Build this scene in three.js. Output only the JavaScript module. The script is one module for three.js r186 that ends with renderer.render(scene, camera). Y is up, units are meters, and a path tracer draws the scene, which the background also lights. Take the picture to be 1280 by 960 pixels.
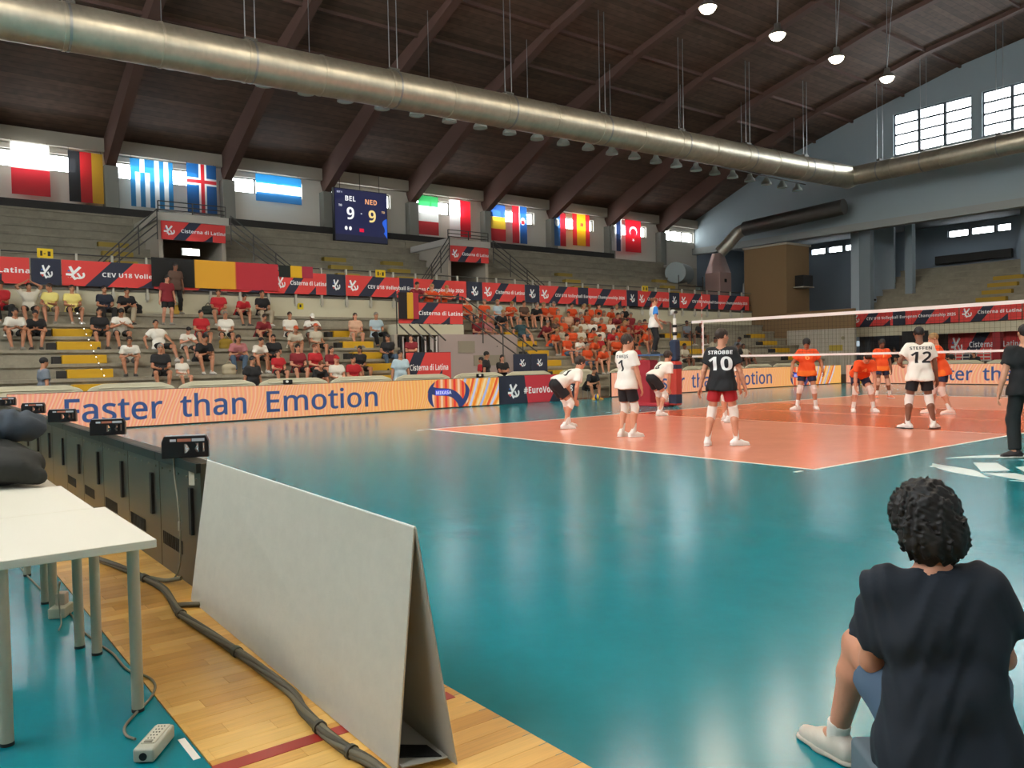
import * as THREE from 'three';
import { RoundedBoxGeometry } from 'three/addons/geometries/RoundedBoxGeometry.js';
import { mergeGeometries } from 'three/addons/utils/BufferGeometryUtils.js';
import { RectAreaLightUniformsLib } from 'three/addons/lights/RectAreaLightUniformsLib.js';
RectAreaLightUniformsLib.init();

// ---------------------------------------------------------------- camera, sky, lamps, exposure
const scene = new THREE.Scene();
const CAM = { p: [14.5377, 1.416, 8.9351], yaw: -0.9147, pitch: -0.0290, roll: -0.0197, F: 1003.73 };
const camera = new THREE.PerspectiveCamera(2 * Math.atan(480 / CAM.F) * 180 / Math.PI, 1280 / 960, 0.05, 300);
const fwd = new THREE.Vector3(Math.sin(CAM.yaw) * Math.cos(CAM.pitch), Math.sin(CAM.pitch), -Math.cos(CAM.yaw) * Math.cos(CAM.pitch));
const r0 = new THREE.Vector3(Math.cos(CAM.yaw), 0, Math.sin(CAM.yaw)), u0 = new THREE.Vector3().crossVectors(r0, fwd);
const right = r0.clone().multiplyScalar(Math.cos(CAM.roll)).addScaledVector(u0, Math.sin(CAM.roll));
const up = u0.clone().multiplyScalar(Math.cos(CAM.roll)).addScaledVector(r0, -Math.sin(CAM.roll));
camera.position.set(...CAM.p);
camera.quaternion.setFromRotationMatrix(new THREE.Matrix4().makeBasis(right, up, fwd.clone().negate()));
scene.add(camera);

scene.background = new THREE.Color(0.92, 0.97, 1.0);          // bright hazy summer sky seen through the windows
scene.backgroundIntensity = 15.0;

const renderer = new THREE.WebGLRenderer({ antialias: true });
renderer.toneMapping = THREE.LinearToneMapping;
renderer.toneMappingExposure = 1.0;
renderer.shadowMap.enabled = true;

const LAMP = { color: 0xfff0d8, power: 225 };                    // high-bay lamps under the roof
const LED_GLOW = 0.85;

// a pixel of the photograph gives a direction only; the plane that it meets gives the place
const rayDir = (px, py) => fwd.clone().addScaledVector(right, (px - 640) / CAM.F).addScaledVector(up, (480 - py) / CAM.F);
function hit(px, py, axis, value) {
  const d = rayDir(px, py), t = (value - camera.position[axis]) / d[axis];
  return camera.position.clone().addScaledVector(d, t);
}

// ---------------------------------------------------------------- helpers
let seed = 12345;
const rnd = () => { seed = (seed * 1664525 + 1013904223) >>> 0; return seed / 4294967296; };
const rr = (a, b) => a + (b - a) * rnd();
const ORDN = ['first', 'second', 'third', 'fourth', 'fifth', 'sixth', 'seventh', 'eighth', 'ninth', 'tenth', 'eleventh', 'twelfth', 'thirteenth', 'fourteenth', 'fifteenth', 'sixteenth', 'seventeenth', 'eighteenth', 'nineteenth', 'twentieth', 'twenty-first', 'twenty-second', 'twenty-third', 'twenty-fourth', 'twenty-fifth', 'twenty-sixth'];
const pick = (a) => a[Math.floor(rnd() * a.length)];
const used = new Map();
function numbered(name) {
  const n = used.get(name) ?? 0; used.set(name, n + 1);
  return n ? name + '_' + String(n).padStart(3, '0') : name;
}
const hex = (c) => new THREE.Color(c);
const matCache = new Map();
function M(color, rough = 0.8, o = {}) {
  const key = color + '|' + rough + '|' + JSON.stringify(o);
  if (!matCache.has(key)) matCache.set(key, new THREE.MeshPhysicalMaterial({ color: hex(color), roughness: rough, ...o }));
  return matCache.get(key);
}
const box = (sx, sy, sz, x = 0, y = 0, z = 0) => new THREE.BoxGeometry(sx, sy, sz).translate(x, y, z);
const box2 = (x0, x1, y0, y1, z0, z1) => box(Math.abs(x1 - x0), Math.abs(y1 - y0), Math.abs(z1 - z0), (x0 + x1) / 2, (y0 + y1) / 2, (z0 + z1) / 2);
const rbox = (sx, sy, sz, r, x = 0, y = 0, z = 0, seg = 2) => new RoundedBoxGeometry(sx, sy, sz, seg, r).translate(x, y, z);
function rod(a, b, r, seg = 8, r2 = r) {
  const A = new THREE.Vector3(...a), B = new THREE.Vector3(...b), L = A.distanceTo(B);
  const g = new THREE.CylinderGeometry(r2, r, L, seg);
  g.applyQuaternion(new THREE.Quaternion().setFromUnitVectors(new THREE.Vector3(0, 1, 0), B.clone().sub(A).normalize()));
  return g.translate((A.x + B.x) / 2, (A.y + B.y) / 2, (A.z + B.z) / 2);
}
function tube(pts, r, seg = 48, rad = 8) {
  return new THREE.TubeGeometry(new THREE.CatmullRomCurve3(pts.map((p) => new THREE.Vector3(...p))), seg, r, rad);
}
function merged(gs) {
  if (!Array.isArray(gs)) return gs;
  if (gs.length === 1) return gs[0];
  return mergeGeometries(gs.map((g) => (g.index ? g.toNonIndexed() : g)).map((g) => {
    for (const k of Object.keys(g.attributes)) if (!['position', 'normal', 'uv'].includes(k)) g.deleteAttribute(k);
    return g;
  }));
}
function obj(name, geo, mat, parent = scene) {
  const m = new THREE.Mesh(merged(geo), mat);
  m.name = parent === scene ? numbered(name) : name;
  m.castShadow = m.receiveShadow = true;
  parent.add(m);
  return m;
}
function tag(o, label, category, group) {
  o.userData.label = label; o.userData.category = category;
  if (group) o.userData.group = group;
  return o;
}
function thing(name, label, category, pos = [0, 0, 0], turn = 0, group) {
  const o = new THREE.Group(); o.name = numbered(name); o.position.set(...pos); o.rotation.y = turn; scene.add(o);
  return tag(o, label, category, group);
}
function struct(name, label) {
  const o = new THREE.Group(); o.name = numbered(name); o.userData.kind = 'structure'; if (label) o.userData.label = label; scene.add(o);
  return o;
}
function structMesh(name, geo, mat, label) {
  const m = obj(name, geo, mat); m.userData.kind = 'structure'; if (label) m.userData.label = label;
  return m;
}
function uvPlanar(g, ax, ay, s = 1) {                            // uv in metres
  const p = g.attributes.position, a = new Float32Array(p.count * 2), get = { x: (i) => p.getX(i), y: (i) => p.getY(i), z: (i) => p.getZ(i) };
  for (let i = 0; i < p.count; i++) { a[2 * i] = get[ax](i) * s; a[2 * i + 1] = get[ay](i) * s; }
  g.setAttribute('uv', new THREE.BufferAttribute(a, 2));
  return g;
}
function canvasTex(w, h, draw, srgb = true) {
  const c = document.createElement('canvas'); c.width = w; c.height = h;
  draw(c.getContext('2d'), w, h);
  const t = new THREE.CanvasTexture(c); if (srgb) t.colorSpace = THREE.SRGBColorSpace;
  t.anisotropy = 8;
  return t;
}
// value noise, tileable
function noiseTex(n, fn, srgb = false) {
  const d = new Uint8Array(n * n * 4);
  for (let y = 0; y < n; y++) for (let x = 0; x < n; x++) {
    const c = fn(x / n, y / n), i = 4 * (y * n + x);
    d[i] = c[0]; d[i + 1] = c[1]; d[i + 2] = c[2]; d[i + 3] = 255;
  }
  const t = new THREE.DataTexture(d, n, n); t.wrapS = t.wrapT = THREE.RepeatWrapping; t.magFilter = t.minFilter = THREE.LinearFilter;
  if (srgb) t.colorSpace = THREE.SRGBColorSpace;
  t.needsUpdate = true;
  return t;
}
const hash2 = (x, y, s) => { let h = (x * 374761393 + y * 668265263 + s * 974711) | 0; h = Math.imul(h ^ (h >>> 13), 1274126177); return ((h ^ (h >>> 16)) >>> 0) / 4294967296; };
function vnoise(u, v, f, s = 0, fy = f) {
  const x = u * f, y = v * fy, xi = Math.floor(x), yi = Math.floor(y), a = x - xi, b = y - yi, sm = (t) => t * t * (3 - 2 * t), A = sm(a), B = sm(b);
  const h = (i, j) => hash2(((xi + i) % f + f) % f, ((yi + j) % fy + fy) % fy, s);
  return (h(0, 0) * (1 - A) + h(1, 0) * A) * (1 - B) + (h(0, 1) * (1 - A) + h(1, 1) * A) * B;
}
const fbm = (u, v, f, s = 0) => 0.5 * vnoise(u, v, f, s) + 0.3 * vnoise(u, v, f * 2, s + 1) + 0.2 * vnoise(u, v, f * 4, s + 2);
function tone(hexCol, amp, f, s) {                               // mottled colour of a surface
  const c = new THREE.Color(hexCol), sr = c.clone().convertLinearToSRGB();
  return noiseTex(256, (u, v) => {
    const k = 1 + amp * (fbm(u, v, f, s) - 0.5) * 2 + amp * 0.5 * (vnoise(u, v, 64, s + 9) - 0.5);
    return [sr.r, sr.g, sr.b].map((q) => Math.max(0, Math.min(255, 255 * q * k)));
  }, true);
}
function rep(t, rx, ry = rx) { const c = t.clone(); c.wrapS = c.wrapT = THREE.RepeatWrapping; c.repeat.set(rx, ry); c.needsUpdate = true; return c; }
const grain = noiseTex(256, (u, v) => { const k = 128 + 90 * (vnoise(u, v, 128, 3) - 0.5) + 60 * (vnoise(u, v, 32, 5) - 0.5); return [k, k, k]; });

// surfaces
const concreteMap = tone('#8d8674', 0.10, 6, 11), plasterMap = tone('#b9b5a6', 0.05, 5, 21), greyWallMap = tone('#8d9696', 0.05, 5, 31);
const mConcrete = new THREE.MeshPhysicalMaterial({ map: concreteMap, roughness: 0.85, bumpMap: grain, bumpScale: 0.002 });
const mPlaster = new THREE.MeshPhysicalMaterial({ map: plasterMap, roughness: 0.9 });
const mGreyWall = new THREE.MeshPhysicalMaterial({ map: greyWallMap, roughness: 0.9 });
const mParapet = M('#c3bda2', 0.85), mPillar = M('#85857d', 0.85), mDark = M('#24221f', 0.7), mBlack = M('#121212', 0.6);
const mWhitePlastic = M('#cfcaae', 0.5), mWhite = M('#e9e7de', 0.6), mSteel = M('#9a9d9d', 0.35, { metalness: 0.85 }), mRail = M('#4c4a45', 0.5, { metalness: 0.4 });
const mYellow = M('#c79a10', 0.7), mGlass = new THREE.MeshPhysicalMaterial({ color: 0xffffff, transmission: 1, thickness: 0, roughness: 0.05, ior: 1.3 });

// ---------------------------------------------------------------- floor: parquet, sport mats, court
const floorG = struct('floor', 'sports hall floor of parquet, teal mat and orange court');
obj('subfloor', box2(-20, 29, -0.3, -0.016, -40, 15), M('#7b4a38', 0.6), floorG);
{
  // parquet strip between the two mats: planks laid across, each a piece
  const woodTex = [0, 1, 2, 3].map((k) => noiseTex(128, (u, v) => {
    const g = 0.5 + 0.5 * vnoise(u, v, 16, k * 7, 2) * 0.7 + 0.3 * vnoise(u, v, 64, k * 7 + 3, 4) - 0.4, q = 0.93 + 0.14 * g - 0.03 * k;
    return [240 * q, (190 - 5 * k) * q, (100 - 9 * k) * q];
  }, true));
  const woods = woodTex.map((t) => new THREE.MeshPhysicalMaterial({ map: t, roughness: 0.33, clearcoat: 0.3, clearcoatRoughness: 0.25 }));
  const lens = [0.42, 0.58, 0.31];
  const gs = lens.map((l) => rbox(0.0945, 0.014, l - 0.001, 0.0012, 0, 0, 0, 1));
  const x0 = 6.4, n = 70;
  for (let i = 0; i < n; i++) {
    let z = 7.06, k = i % 3;
    while (z < 8.06) {
      const l = lens[k % 3], cut = Math.min(l, 8.085 - z), m = obj('plank', gs[k % 3], woods[Math.floor(rnd() * 4)], floorG);
      m.scale.z = cut / l; m.position.set(x0 + i * 0.0955, -0.0075, z + cut / 2); z += l; k++;
    }
  }
  obj('parquet', [box2(-6.5, 6.4 - 0.048, -0.016, -0.0006, 7.06, 8.085), box2(x0 + (n - 0.5) * 0.0955, 24, -0.016, -0.0006, 7.06, 8.085)], woods[1], floorG);
}
const mat = (col, s, r = 0.18) => new THREE.MeshPhysicalMaterial({ map: tone(col, 0.035, 8, s), roughness: r, specularIntensity: 1, bumpMap: rep(grain, 6), bumpScale: 0.0004 });
const mTeal = mat('#067f8a', 41), mSalmon = mat('#e89478', 43, 0.18), mOrange = mat('#d9663a', 47, 0.18), mLine = M('#efe9dc', 0.35);
const slab = (x0, x1, z0, z1, y = 0, h = 0.008) => uvPlanar(box2(x0, x1, y - h, y, z0, z1), 'x', 'z', 0.5);
obj('teal_mat', slab(-6.55, 24, -27.7, 7.1, -0.0006, 0.015), mTeal, floorG);
obj('teal_mat', slab(-6.5, 24, 8.09, 14.8, -0.0006, 0.015), mTeal, floorG);
obj('back_zone', slab(0.05, 8.95, -5.95, -0.05, 0.0004, 0.004), mSalmon, floorG);
obj('back_zone', slab(0.05, 8.95, -17.95, -12.05, 0.0004, 0.004), mSalmon, floorG);
obj('front_zone', slab(0.05, 8.95, -12, -6, 0.0004, 0.004), mOrange, floorG);
const line = (x0, x1, z0, z1, m = mLine) => obj('court_line', box2(x0, x1, -0.002, 0.0014, z0, z1), m, floorG);
line(0, 9, -0.05, 0); line(0, 9, -18, -17.95); line(0, 0.05, -18, 0); line(8.95, 9, -18, 0);
const mLineS = M('#e8a284', 0.35);
line(0, 9, -6.03, -5.98, mLineS); line(0, 9, -12.02, -11.97, mLineS); line(0, 9, -9.025, -8.975, mLineS);
for (const [x, z] of [[-0.35, -5.99], [-0.75, -5.99], [9.3, -6], [8.93, 0.25], [0.05, 0.25]]) obj('court_dash', box2(x - 0.02, x + (z > 0 ? 0.03 : 0.13), -0.002, 0.0012, z - (z > 0 ? 0.075 : 0.025), z + (z > 0 ? 0.075 : 0.025)), mLine, floorG);
obj('court_line', box2(11.65, 11.72, -0.006, 0.0014, 7.1, 8.09), M('#a83228', 0.4), floorG);
obj('floor_tape', box2(11.36, 11.56, -0.006, 0.0012, 8.1, 8.125), mLine, floorG);
{ // round white emblem printed on the mat: ring and swooping blades as inlaid pieces
  const c = [10.95, -2.05], R = 1.35;
  const flat = (pts, name) => {
    const s = new THREE.Shape(pts.map(([x, z]) => new THREE.Vector2(x, -z)));
    obj(name, new THREE.ExtrudeGeometry(s, { depth: 0.002, bevelEnabled: false, curveSegments: 24 }).rotateX(-Math.PI / 2), M('#d9e6e2', 0.35), floorG);
  };
  const arc = (a0, a1, r0, r1, name) => {
    const p = []; for (let i = 0; i <= 20; i++) { const a = a0 + (a1 - a0) * i / 20, r = r0 + (R - r0) * 0; p.push([c[0] + R * Math.cos(a), c[1] + R * Math.sin(a)]); }
    for (let i = 20; i >= 0; i--) { const a = a0 + (a1 - a0) * i / 20, w = Math.sin(Math.PI * i / 20), r = R - (R - r1) * w; p.push([c[0] + r * Math.cos(a), c[1] + r * Math.sin(a)]); }
    flat(p, name);
  };
  arc(1.75, 2.75, R, R - 0.33, 'emblem_blade'); arc(0.4, 1.6, R, R - 0.28, 'emblem_blade'); arc(3.2, 4.4, R, R - 0.26, 'emblem_blade'); arc(4.7, 6.4, R, R - 0.3, 'emblem_blade');
  flat([[9.76, -1.5], [10.16, -1.24], [9.82, -1.2]], 'emblem_blade');
  flat([[10.02, -1.95], [10.24, -2.1], [10.62, -1.5], [10.42, -1.2]], 'emblem_blade');
  flat([[10.55, -1.85], [10.85, -2.5], [11.2, -2.2], [10.8, -1.45]], 'emblem_blade');
  flat([[10.5, -1.05], [10.75, -1.3], [11.2, -0.95], [11.0, -0.8]], 'emblem_blade');
  flat([[10.3, -2.6], [10.6, -2.9], [10.75, -2.6]], 'emblem_blade');
}

// ---------------------------------------------------------------- roof and outer walls
const BAY = 4.5, PZ = []; for (let k = -3; k < 9; k++) PZ.push(2.0 - BAY * k);      // pillars of the window wall: z = 15.5 ... -34
const PROFILE = [[-20.3, 10.2], [-13.5, 12.95], [-9, 14.15], [-3.4, 15.45], [4.5, 16.6], [12.4, 15.45], [18, 14.15], [22.5, 12.95], [29.3, 10.2]];
const ceilingG = struct('ceiling', 'dark brown pitched roof on deep ribs');
{
  const s = new THREE.Shape([...PROFILE.map(([x, y]) => new THREE.Vector2(x, y)), ...[...PROFILE].reverse().map(([x, y]) => new THREE.Vector2(x, y + 0.3))]);
  const deckMap = noiseTex(256, (u, v) => {
    const b = Math.floor(v * 16), e = (v * 16) % 1, k = (0.86 + 0.28 * hash2(b, 3, 1)) * (e < 0.06 ? 0.7 : 1) * (0.9 + 0.2 * vnoise(u, v, 32, 5));
    return [92 * k, 70 * k, 56 * k];
  }, true);
  const g = new THREE.ExtrudeGeometry(s, { depth: 48.2, bevelEnabled: false }).translate(0, 0, -33.2);
  const p = g.attributes.position, uv = new Float32Array(p.count * 2);
  for (let i = 0; i < p.count; i++) { uv[2 * i] = p.getZ(i) / 6; uv[2 * i + 1] = p.getX(i) / 4; }
  g.setAttribute('uv', new THREE.BufferAttribute(uv, 2));
  obj('roof_deck', g, new THREE.MeshPhysicalMaterial({ map: deckMap, roughness: 0.8 }), ceilingG);
  const low = [[-19.75, 9.2], [-13.5, 12.25], [-9, 13.88], [-3.4, 15.25], [4.5, 16.42], [12.4, 15.25], [18, 13.88], [22.5, 12.25], [28.75, 9.2]];
  const bs = new THREE.Shape([...PROFILE.map(([x, y]) => new THREE.Vector2(x, y + 0.05)), ...[...low].reverse().map(([x, y]) => new THREE.Vector2(x, y))]);
  const bg = new THREE.ExtrudeGeometry(bs, { depth: 0.34, bevelEnabled: false }), bm = M('#5a4036', 0.75);
  for (const z of PZ) if (z > -33) { const m = obj('roof_beam', bg, bm, ceilingG); m.position.z = z - 0.17; }
  const pg = box(0.1, 0.12, 48); // purlins running along the hall
  for (let i = 1; i < PROFILE.length - 1; i++) for (const t of [0.0, 0.5]) {
    const a = PROFILE[i], b = PROFILE[Math.min(i + 1, PROFILE.length - 1)], m = obj('purlin', pg, bm, ceilingG);
    m.position.set(a[0] + (b[0] - a[0]) * t, a[1] + (b[1] - a[1]) * t - 0.06, -9.1);
  }
}
const wallLeft = struct('wall_left', 'pale plaster wall with a band of high windows');
const wallRight = struct('wall_right');
let winN = 0;
function windowAt(x, y0, y1, z0, z1, panes, rows = 1) {          // window in a wall that faces along x
  const w = struct('window_' + (++winN)), f = 0.05;
  obj('window_frame', [box2(x - 0.05, x + 0.05, y0, y0 + f, z0, z1), box2(x - 0.05, x + 0.05, y1 - f, y1, z0, z1), box2(x - 0.05, x + 0.05, y0, y1, z0, z0 - f), box2(x - 0.05, x + 0.05, y0, y1, z1, z1 + f)], M('#6d6a62', 0.6), w);
  for (let i = 1; i < panes; i++) { const z = z0 + (z1 - z0) * i / panes; obj('mullion', box2(x - 0.04, x + 0.04, y0, y1, z - 0.035, z + 0.035), M('#6d6a62', 0.6), w); }
  for (let i = 0; i < panes; i++) { const a = z0 + (z1 - z0) * i / panes, b = z0 + (z1 - z0) * (i + 1) / panes; obj('pane', new THREE.PlaneGeometry(Math.abs(b - a), y1 - y0).rotateY(Math.PI / 2).translate(x, (y0 + y1) / 2, (a + b) / 2), mGlass, w); }
}
function windowAtZ(z, y0, y1, x0, x1, cols, rows, frame = '#566068') { // window in a wall that faces along z
  const w = struct('window_' + (++winN)), f = 0.06, fm = M(frame, 0.6);
  obj('window_frame', [box2(x0, x1, y0, y0 + f, z - 0.05, z + 0.05), box2(x0, x1, y1 - f, y1, z - 0.05, z + 0.05), box2(x0, x0 + f, y0, y1, z - 0.05, z + 0.05), box2(x1 - f, x1, y0, y1, z - 0.05, z + 0.05)], fm, w);
  for (let i = 1; i < cols; i++) { const x = x0 + (x1 - x0) * i / cols; obj('mullion', box2(x - 0.07, x + 0.07, y0, y1, z - 0.04, z + 0.06), fm, w); }
  for (let j = 1; j < rows; j++) { const y = y0 + (y1 - y0) * j / rows; obj('glazing_bar', box2(x0, x1, y - 0.045, y + 0.045, z - 0.03, z + 0.05), fm, w); }
  for (let i = 0; i < cols; i++) for (let j = 0; j < rows; j++) {
    const a = x0 + (x1 - x0) * i / cols, b = x0 + (x1 - x0) * (i + 1) / cols, c = y0 + (y1 - y0) * j / rows, d = y0 + (y1 - y0) * (j + 1) / rows;
    obj('pane', new THREE.PlaneGeometry(b - a, d - c).translate((a + b) / 2, (c + d) / 2, z), mGlass, w);
  }
}
{
  const mW = M('#cfcabd', 0.9), Y0 = 8.88, Y1 = 9.55;
  obj('wall_base', box2(-20.35, -20, -0.3, 7.25, -33.2, 15), mPlaster, wallLeft);
  for (let k = 0; k + 1 < PZ.length; k++) {
    const z0 = Math.min(PZ[k], 15), z1 = Math.max(PZ[k + 1], -33.2), w1 = z0 - 0.28 - 3.15 < z1 ? z1 + 0.3 : z0 - 0.28 - 3.15, w0 = z0 - 0.25;
    if (z0 - z1 < 0.6) continue;
    obj('wall_panel', box2(-20.3, -20, 7.25, Y0, z1, z0), mW, wallLeft);
    obj('wall_panel', box2(-20.3, -20, Y1, 10.4, z1, z0), mW, wallLeft);
    if (w1 - z1 > 0.01) obj('wall_panel', box2(-20.3, -20, Y0, Y1, z1, w1), mW, wallLeft);
    obj('wall_panel', box2(-20.3, -20, Y0, Y1, w0, z0), mW, wallLeft);
    obj('cornice', box2(-20.05, -19.7, 9.78, 10.3, z1 + 0.2, z0 - 0.2), M('#a39c8d', 0.85), wallLeft);
    obj('pillar', box2(-20.05, -19.55, 7.25, 9.25, z0 - 0.25, z0 + 0.25), mPillar, wallLeft);
    windowAt(-20.15, Y0, Y1, w0, w1, 3);
  }
  // opposite long wall, behind the camera: same band of windows
  obj('wall_base', box2(29, 29.35, -0.3, 8.6, -33.2, 15), mPlaster, wallRight);
  obj('wall_top', box2(29, 29.35, 9.6, 10.4, -33.2, 15), mPlaster, wallRight);
  for (let k = 0; k + 1 < PZ.length; k++) { const z0 = Math.min(PZ[k], 15), z1 = Math.max(PZ[k + 1], -33.2); if (z0 - z1 < 0.6) continue; obj('pillar', box2(29, 29.35, 8.6, 9.6, z0 - 0.6, z0), mPlaster, wallRight); if (z0 - 0.6 > z1) windowAt(29.15, 8.6, 9.6, z0 - 0.6, z1, 3); }
  // wall behind the near end line (behind the camera)
  const wn = struct('wall_near'), prof = (y0) => { const s = new THREE.Shape([new THREE.Vector2(-20.3, y0), ...PROFILE.map(([x, y]) => new THREE.Vector2(x, y + 0.1)), new THREE.Vector2(29.3, y0)]); return s; };
  const ns = prof(-0.3), nw = [[-6.75, -2.9], [-2.42, 1.43], [1.91, 5.76], [6.24, 10.09], [10.57, 14.42]];
  for (const [a, b] of nw) ns.holes.push(new THREE.Path([[a, 7.2], [b, 7.2], [b, 13.9], [a, 13.9]].map(([x, y]) => new THREE.Vector2(x, y))));
  for (const [a, b] of nw) windowAtZ(15.15, 7.2, 13.9, a, b, 3, 8);
  obj('end_wall', new THREE.ExtrudeGeometry(ns, { depth: 0.3, bevelEnabled: false }).translate(0, 0, 15), mGreyWall, wn);
  // far gable over the opening to the end stand, with two rows of tall windows
  const wf = struct('wall_far', 'blue grey gable wall with large paned windows');
  const s = prof(8.25), wins = [[-6.75, -2.9], [-2.42, 1.43], [1.91, 5.76], [6.24, 10.09], [10.57, 14.42]];
  for (const [a, b] of wins) s.holes.push(new THREE.Path([[a, 11.75], [b, 11.75], [b, 13.9], [a, 13.9]].map(([x, y]) => new THREE.Vector2(x, y))));
  obj('gable', new THREE.ExtrudeGeometry(s, { depth: 0.3, bevelEnabled: false }).translate(0, 0, -33.3), M('#8d999d', 0.9), wf);
  for (const [a, b] of wins) windowAtZ(-33.15, 11.75, 13.9, a, b, 3, 4);
  obj('lintel', box2(-20, 29, 8.1, 8.5, -33.25, -32.75), M('#8c8f8b', 0.85), wf);
}

// ---------------------------------------------------------------- long stand on the left: lower rows, railing, upper rows
const ROWX = (j) => -8.9 - 0.75 * (j - 2), ROWY = (j) => 0.392 * (j + 1);
const standG = struct('lower_stand', 'concrete spectator terrace along the sideline');
const mRiser = M('#857f6d', 0.9);
function rows(z0, z1, j0, j1, parent = standG) {
  for (let j = j0; j <= j1; j++) {
    const x = ROWX(j), y = ROWY(j);
    obj('terrace_row', [uvPlanar(box2(x - 0.06, x - 1.0, y - 0.75, y - 0.09, z0, z1), 'z', 'y', 0.4), uvPlanar(box2(x, x - 0.86, y - 0.09, y, z0, z1), 'z', 'x', 0.4)], mConcrete, parent);
  }
}
rows(9.5, -5.3, 0, 7); rows(-10.8, -29.9, 0, 4); rows(-9.0, -29.9, 5, 7); rows(-5.3, -9.0, 7, 7);
obj('terrace_fill', [box2(-13.4, -9.5, -0.2, 0.4, 9.5, -5.3), box2(-13.4, -9.5, -0.2, 0.4, -10.8, -29.9)], mRiser, standG);
function aisle(z0, z1, j0, j1, nums) {
  for (let j = j0; j <= j1; j++) {
    const x = ROWX(j) - 0.06, y = ROWY(j - 1);
    obj('aisle_step', rbox(0.34, 0.235, Math.abs(z1 - z0), 0.01, x + 0.17, y + 0.118, (z0 + z1) / 2, 1), mYellow, standG);
    obj('step_plinth', box2(x, x + 0.3, y, y + 0.2, z0 + 0.02, z0 + 0.22), mDark, standG);
  }
}
aisle(5.3, 4.2, 1, 6); aisle(-3.35, -4.5, 1, 6); aisle(-10.9, -11.95, 1, 6); aisle(-20.6, -21.7, 1, 6); aisle(-27.4, -28.6, 1, 6);
// parapet that the banners hang on
obj('parapet', [box2(-13.4, -13.65, 3.0, 3.86, 9.5, -29.9)], mParapet, standG);
obj('parapet_cap', box2(-13.36, -13.7, 3.86, 3.95, 9.5, -29.9), M('#6d6a60', 0.8), standG);
obj('walkway', box2(-13.6, -14.35, 3.5, 3.75, 9.5, -33), mConcrete, standG);
const upperG = struct('upper_stand', 'upper concrete terrace below the window wall');
const UX = (k) => -14.3 - 0.62 * k, UY = (k) => 3.75 + 0.395 * (k + 1);
const voms = [[1.36, -1.0], [-10.8, -13.0]];
for (let k = 0; k < 9; k++) {
  const spans = [[15, 1.36], [-1.0, -10.8], [-13.0, -29.2]];
  for (const [a, b] of spans) obj('terrace_row', [uvPlanar(box2(UX(k) - 0.05, UX(k) - 0.9, UY(k) - 0.9, UY(k) - 0.08, a, b), 'z', 'y', 0.4), uvPlanar(box2(UX(k), UX(k) - 0.75, UY(k) - 0.08, UY(k), a, b), 'z', 'x', 0.4)], mConcrete, upperG);
  if (UY(k) > 6.9) for (const [a, b] of voms) obj('terrace_row', [box2(UX(k), UX(k) - 0.75, UY(k) - 0.5, UY(k), a, b)], mConcrete, upperG);
}
obj('top_bench', box2(-19.4, -19.95, 7.3, 7.62, -25, 15), mDark, upperG);
for (const [a, b] of [[3.0, 2.0], [-5.6, -6.6], [-8.4, -9.4], [-18.6, -19.6], [-26.0, -27.0]]) for (let k = 0; k < 6; k++) obj('aisle_step', box2(UX(k) - 0.02, UX(k) + 0.28, UY(k) - 0.395, UY(k) - 0.18, a, b), M('#9c8436', 0.8), upperG);
// doorways of the upper terrace: dark passage, slab with railing, stairs with rails on both sides
for (const [a, b] of voms) {
  const v = struct('upper_doorway', 'dark passage opening in the upper terrace');
  obj('side_wall', [box2(-15.6, -19.5, 3.75, 6.62, a, a - 0.15), box2(-15.6, -19.5, 3.75, 6.62, b, b + 0.15), box2(-19.4, -19.5, 3.75, 6.62, a, b)], M('#a59c8c', 0.9), v);
  obj('slab', box2(-15.5, -19.6, 6.62, 6.9, a + 0.1, b - 0.1), M('#b5afa2', 0.85), v);
  const R = [];
  for (const y of [7.0, 7.14, 7.3]) R.push(rod([-15.55, y, a], [-15.55, y, b], 0.018));
  for (const z of [a, (a + b) / 2, b]) R.push(rod([-15.55, 6.9, z], [-15.55, 7.3, z], 0.022));
  obj('railing', R, mRail, v);
  for (const [z, s] of [[a, 1], [b, -1]]) { const q = []; for (const o of [0, 0.25, 0.5, 0.8]) q.push(rod([-15.3, 6.95 - o, z + 0.1 * s], [-14.2, 4.9 - o * 0.6, z + 2.2 * s], 0.022)); for (let i = 0; i < 4; i++) q.push(rod([-15.3 + i * 0.36, 5.9 - i * 0.62, z + s * (0.1 + 0.7 * i)], [-15.3 + i * 0.36, 6.95 - i * 0.68, z + s * (0.1 + 0.7 * i)], 0.022)); obj('stair_rail', q, mRail, v); }
}
// rail posts on the parapet
{
  const g = struct('railing', 'steel railing posts along the parapet');
  const pg = [box2(-13.28, -13.36, 3.55, 4.98, -0.03, 0.03), box2(-13.24, -13.4, 3.62, 3.82, -0.045, 0.045)];
  const geo = merged(pg), m = M('#b9b6a8', 0.5, { metalness: 0.2 });
  for (let z = 9.38; z > -29.8; z -= 1.0067) { const o = obj('rail_post', geo, m, g); o.position.z = z; }
  obj('top_rail', [rod([-13.38, 4.96, 9.4], [-13.38, 4.96, -29.8], 0.022), rod([-13.38, 4.3, 9.4], [-13.38, 4.3, -29.8], 0.018)], mRail, g);
}
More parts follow.
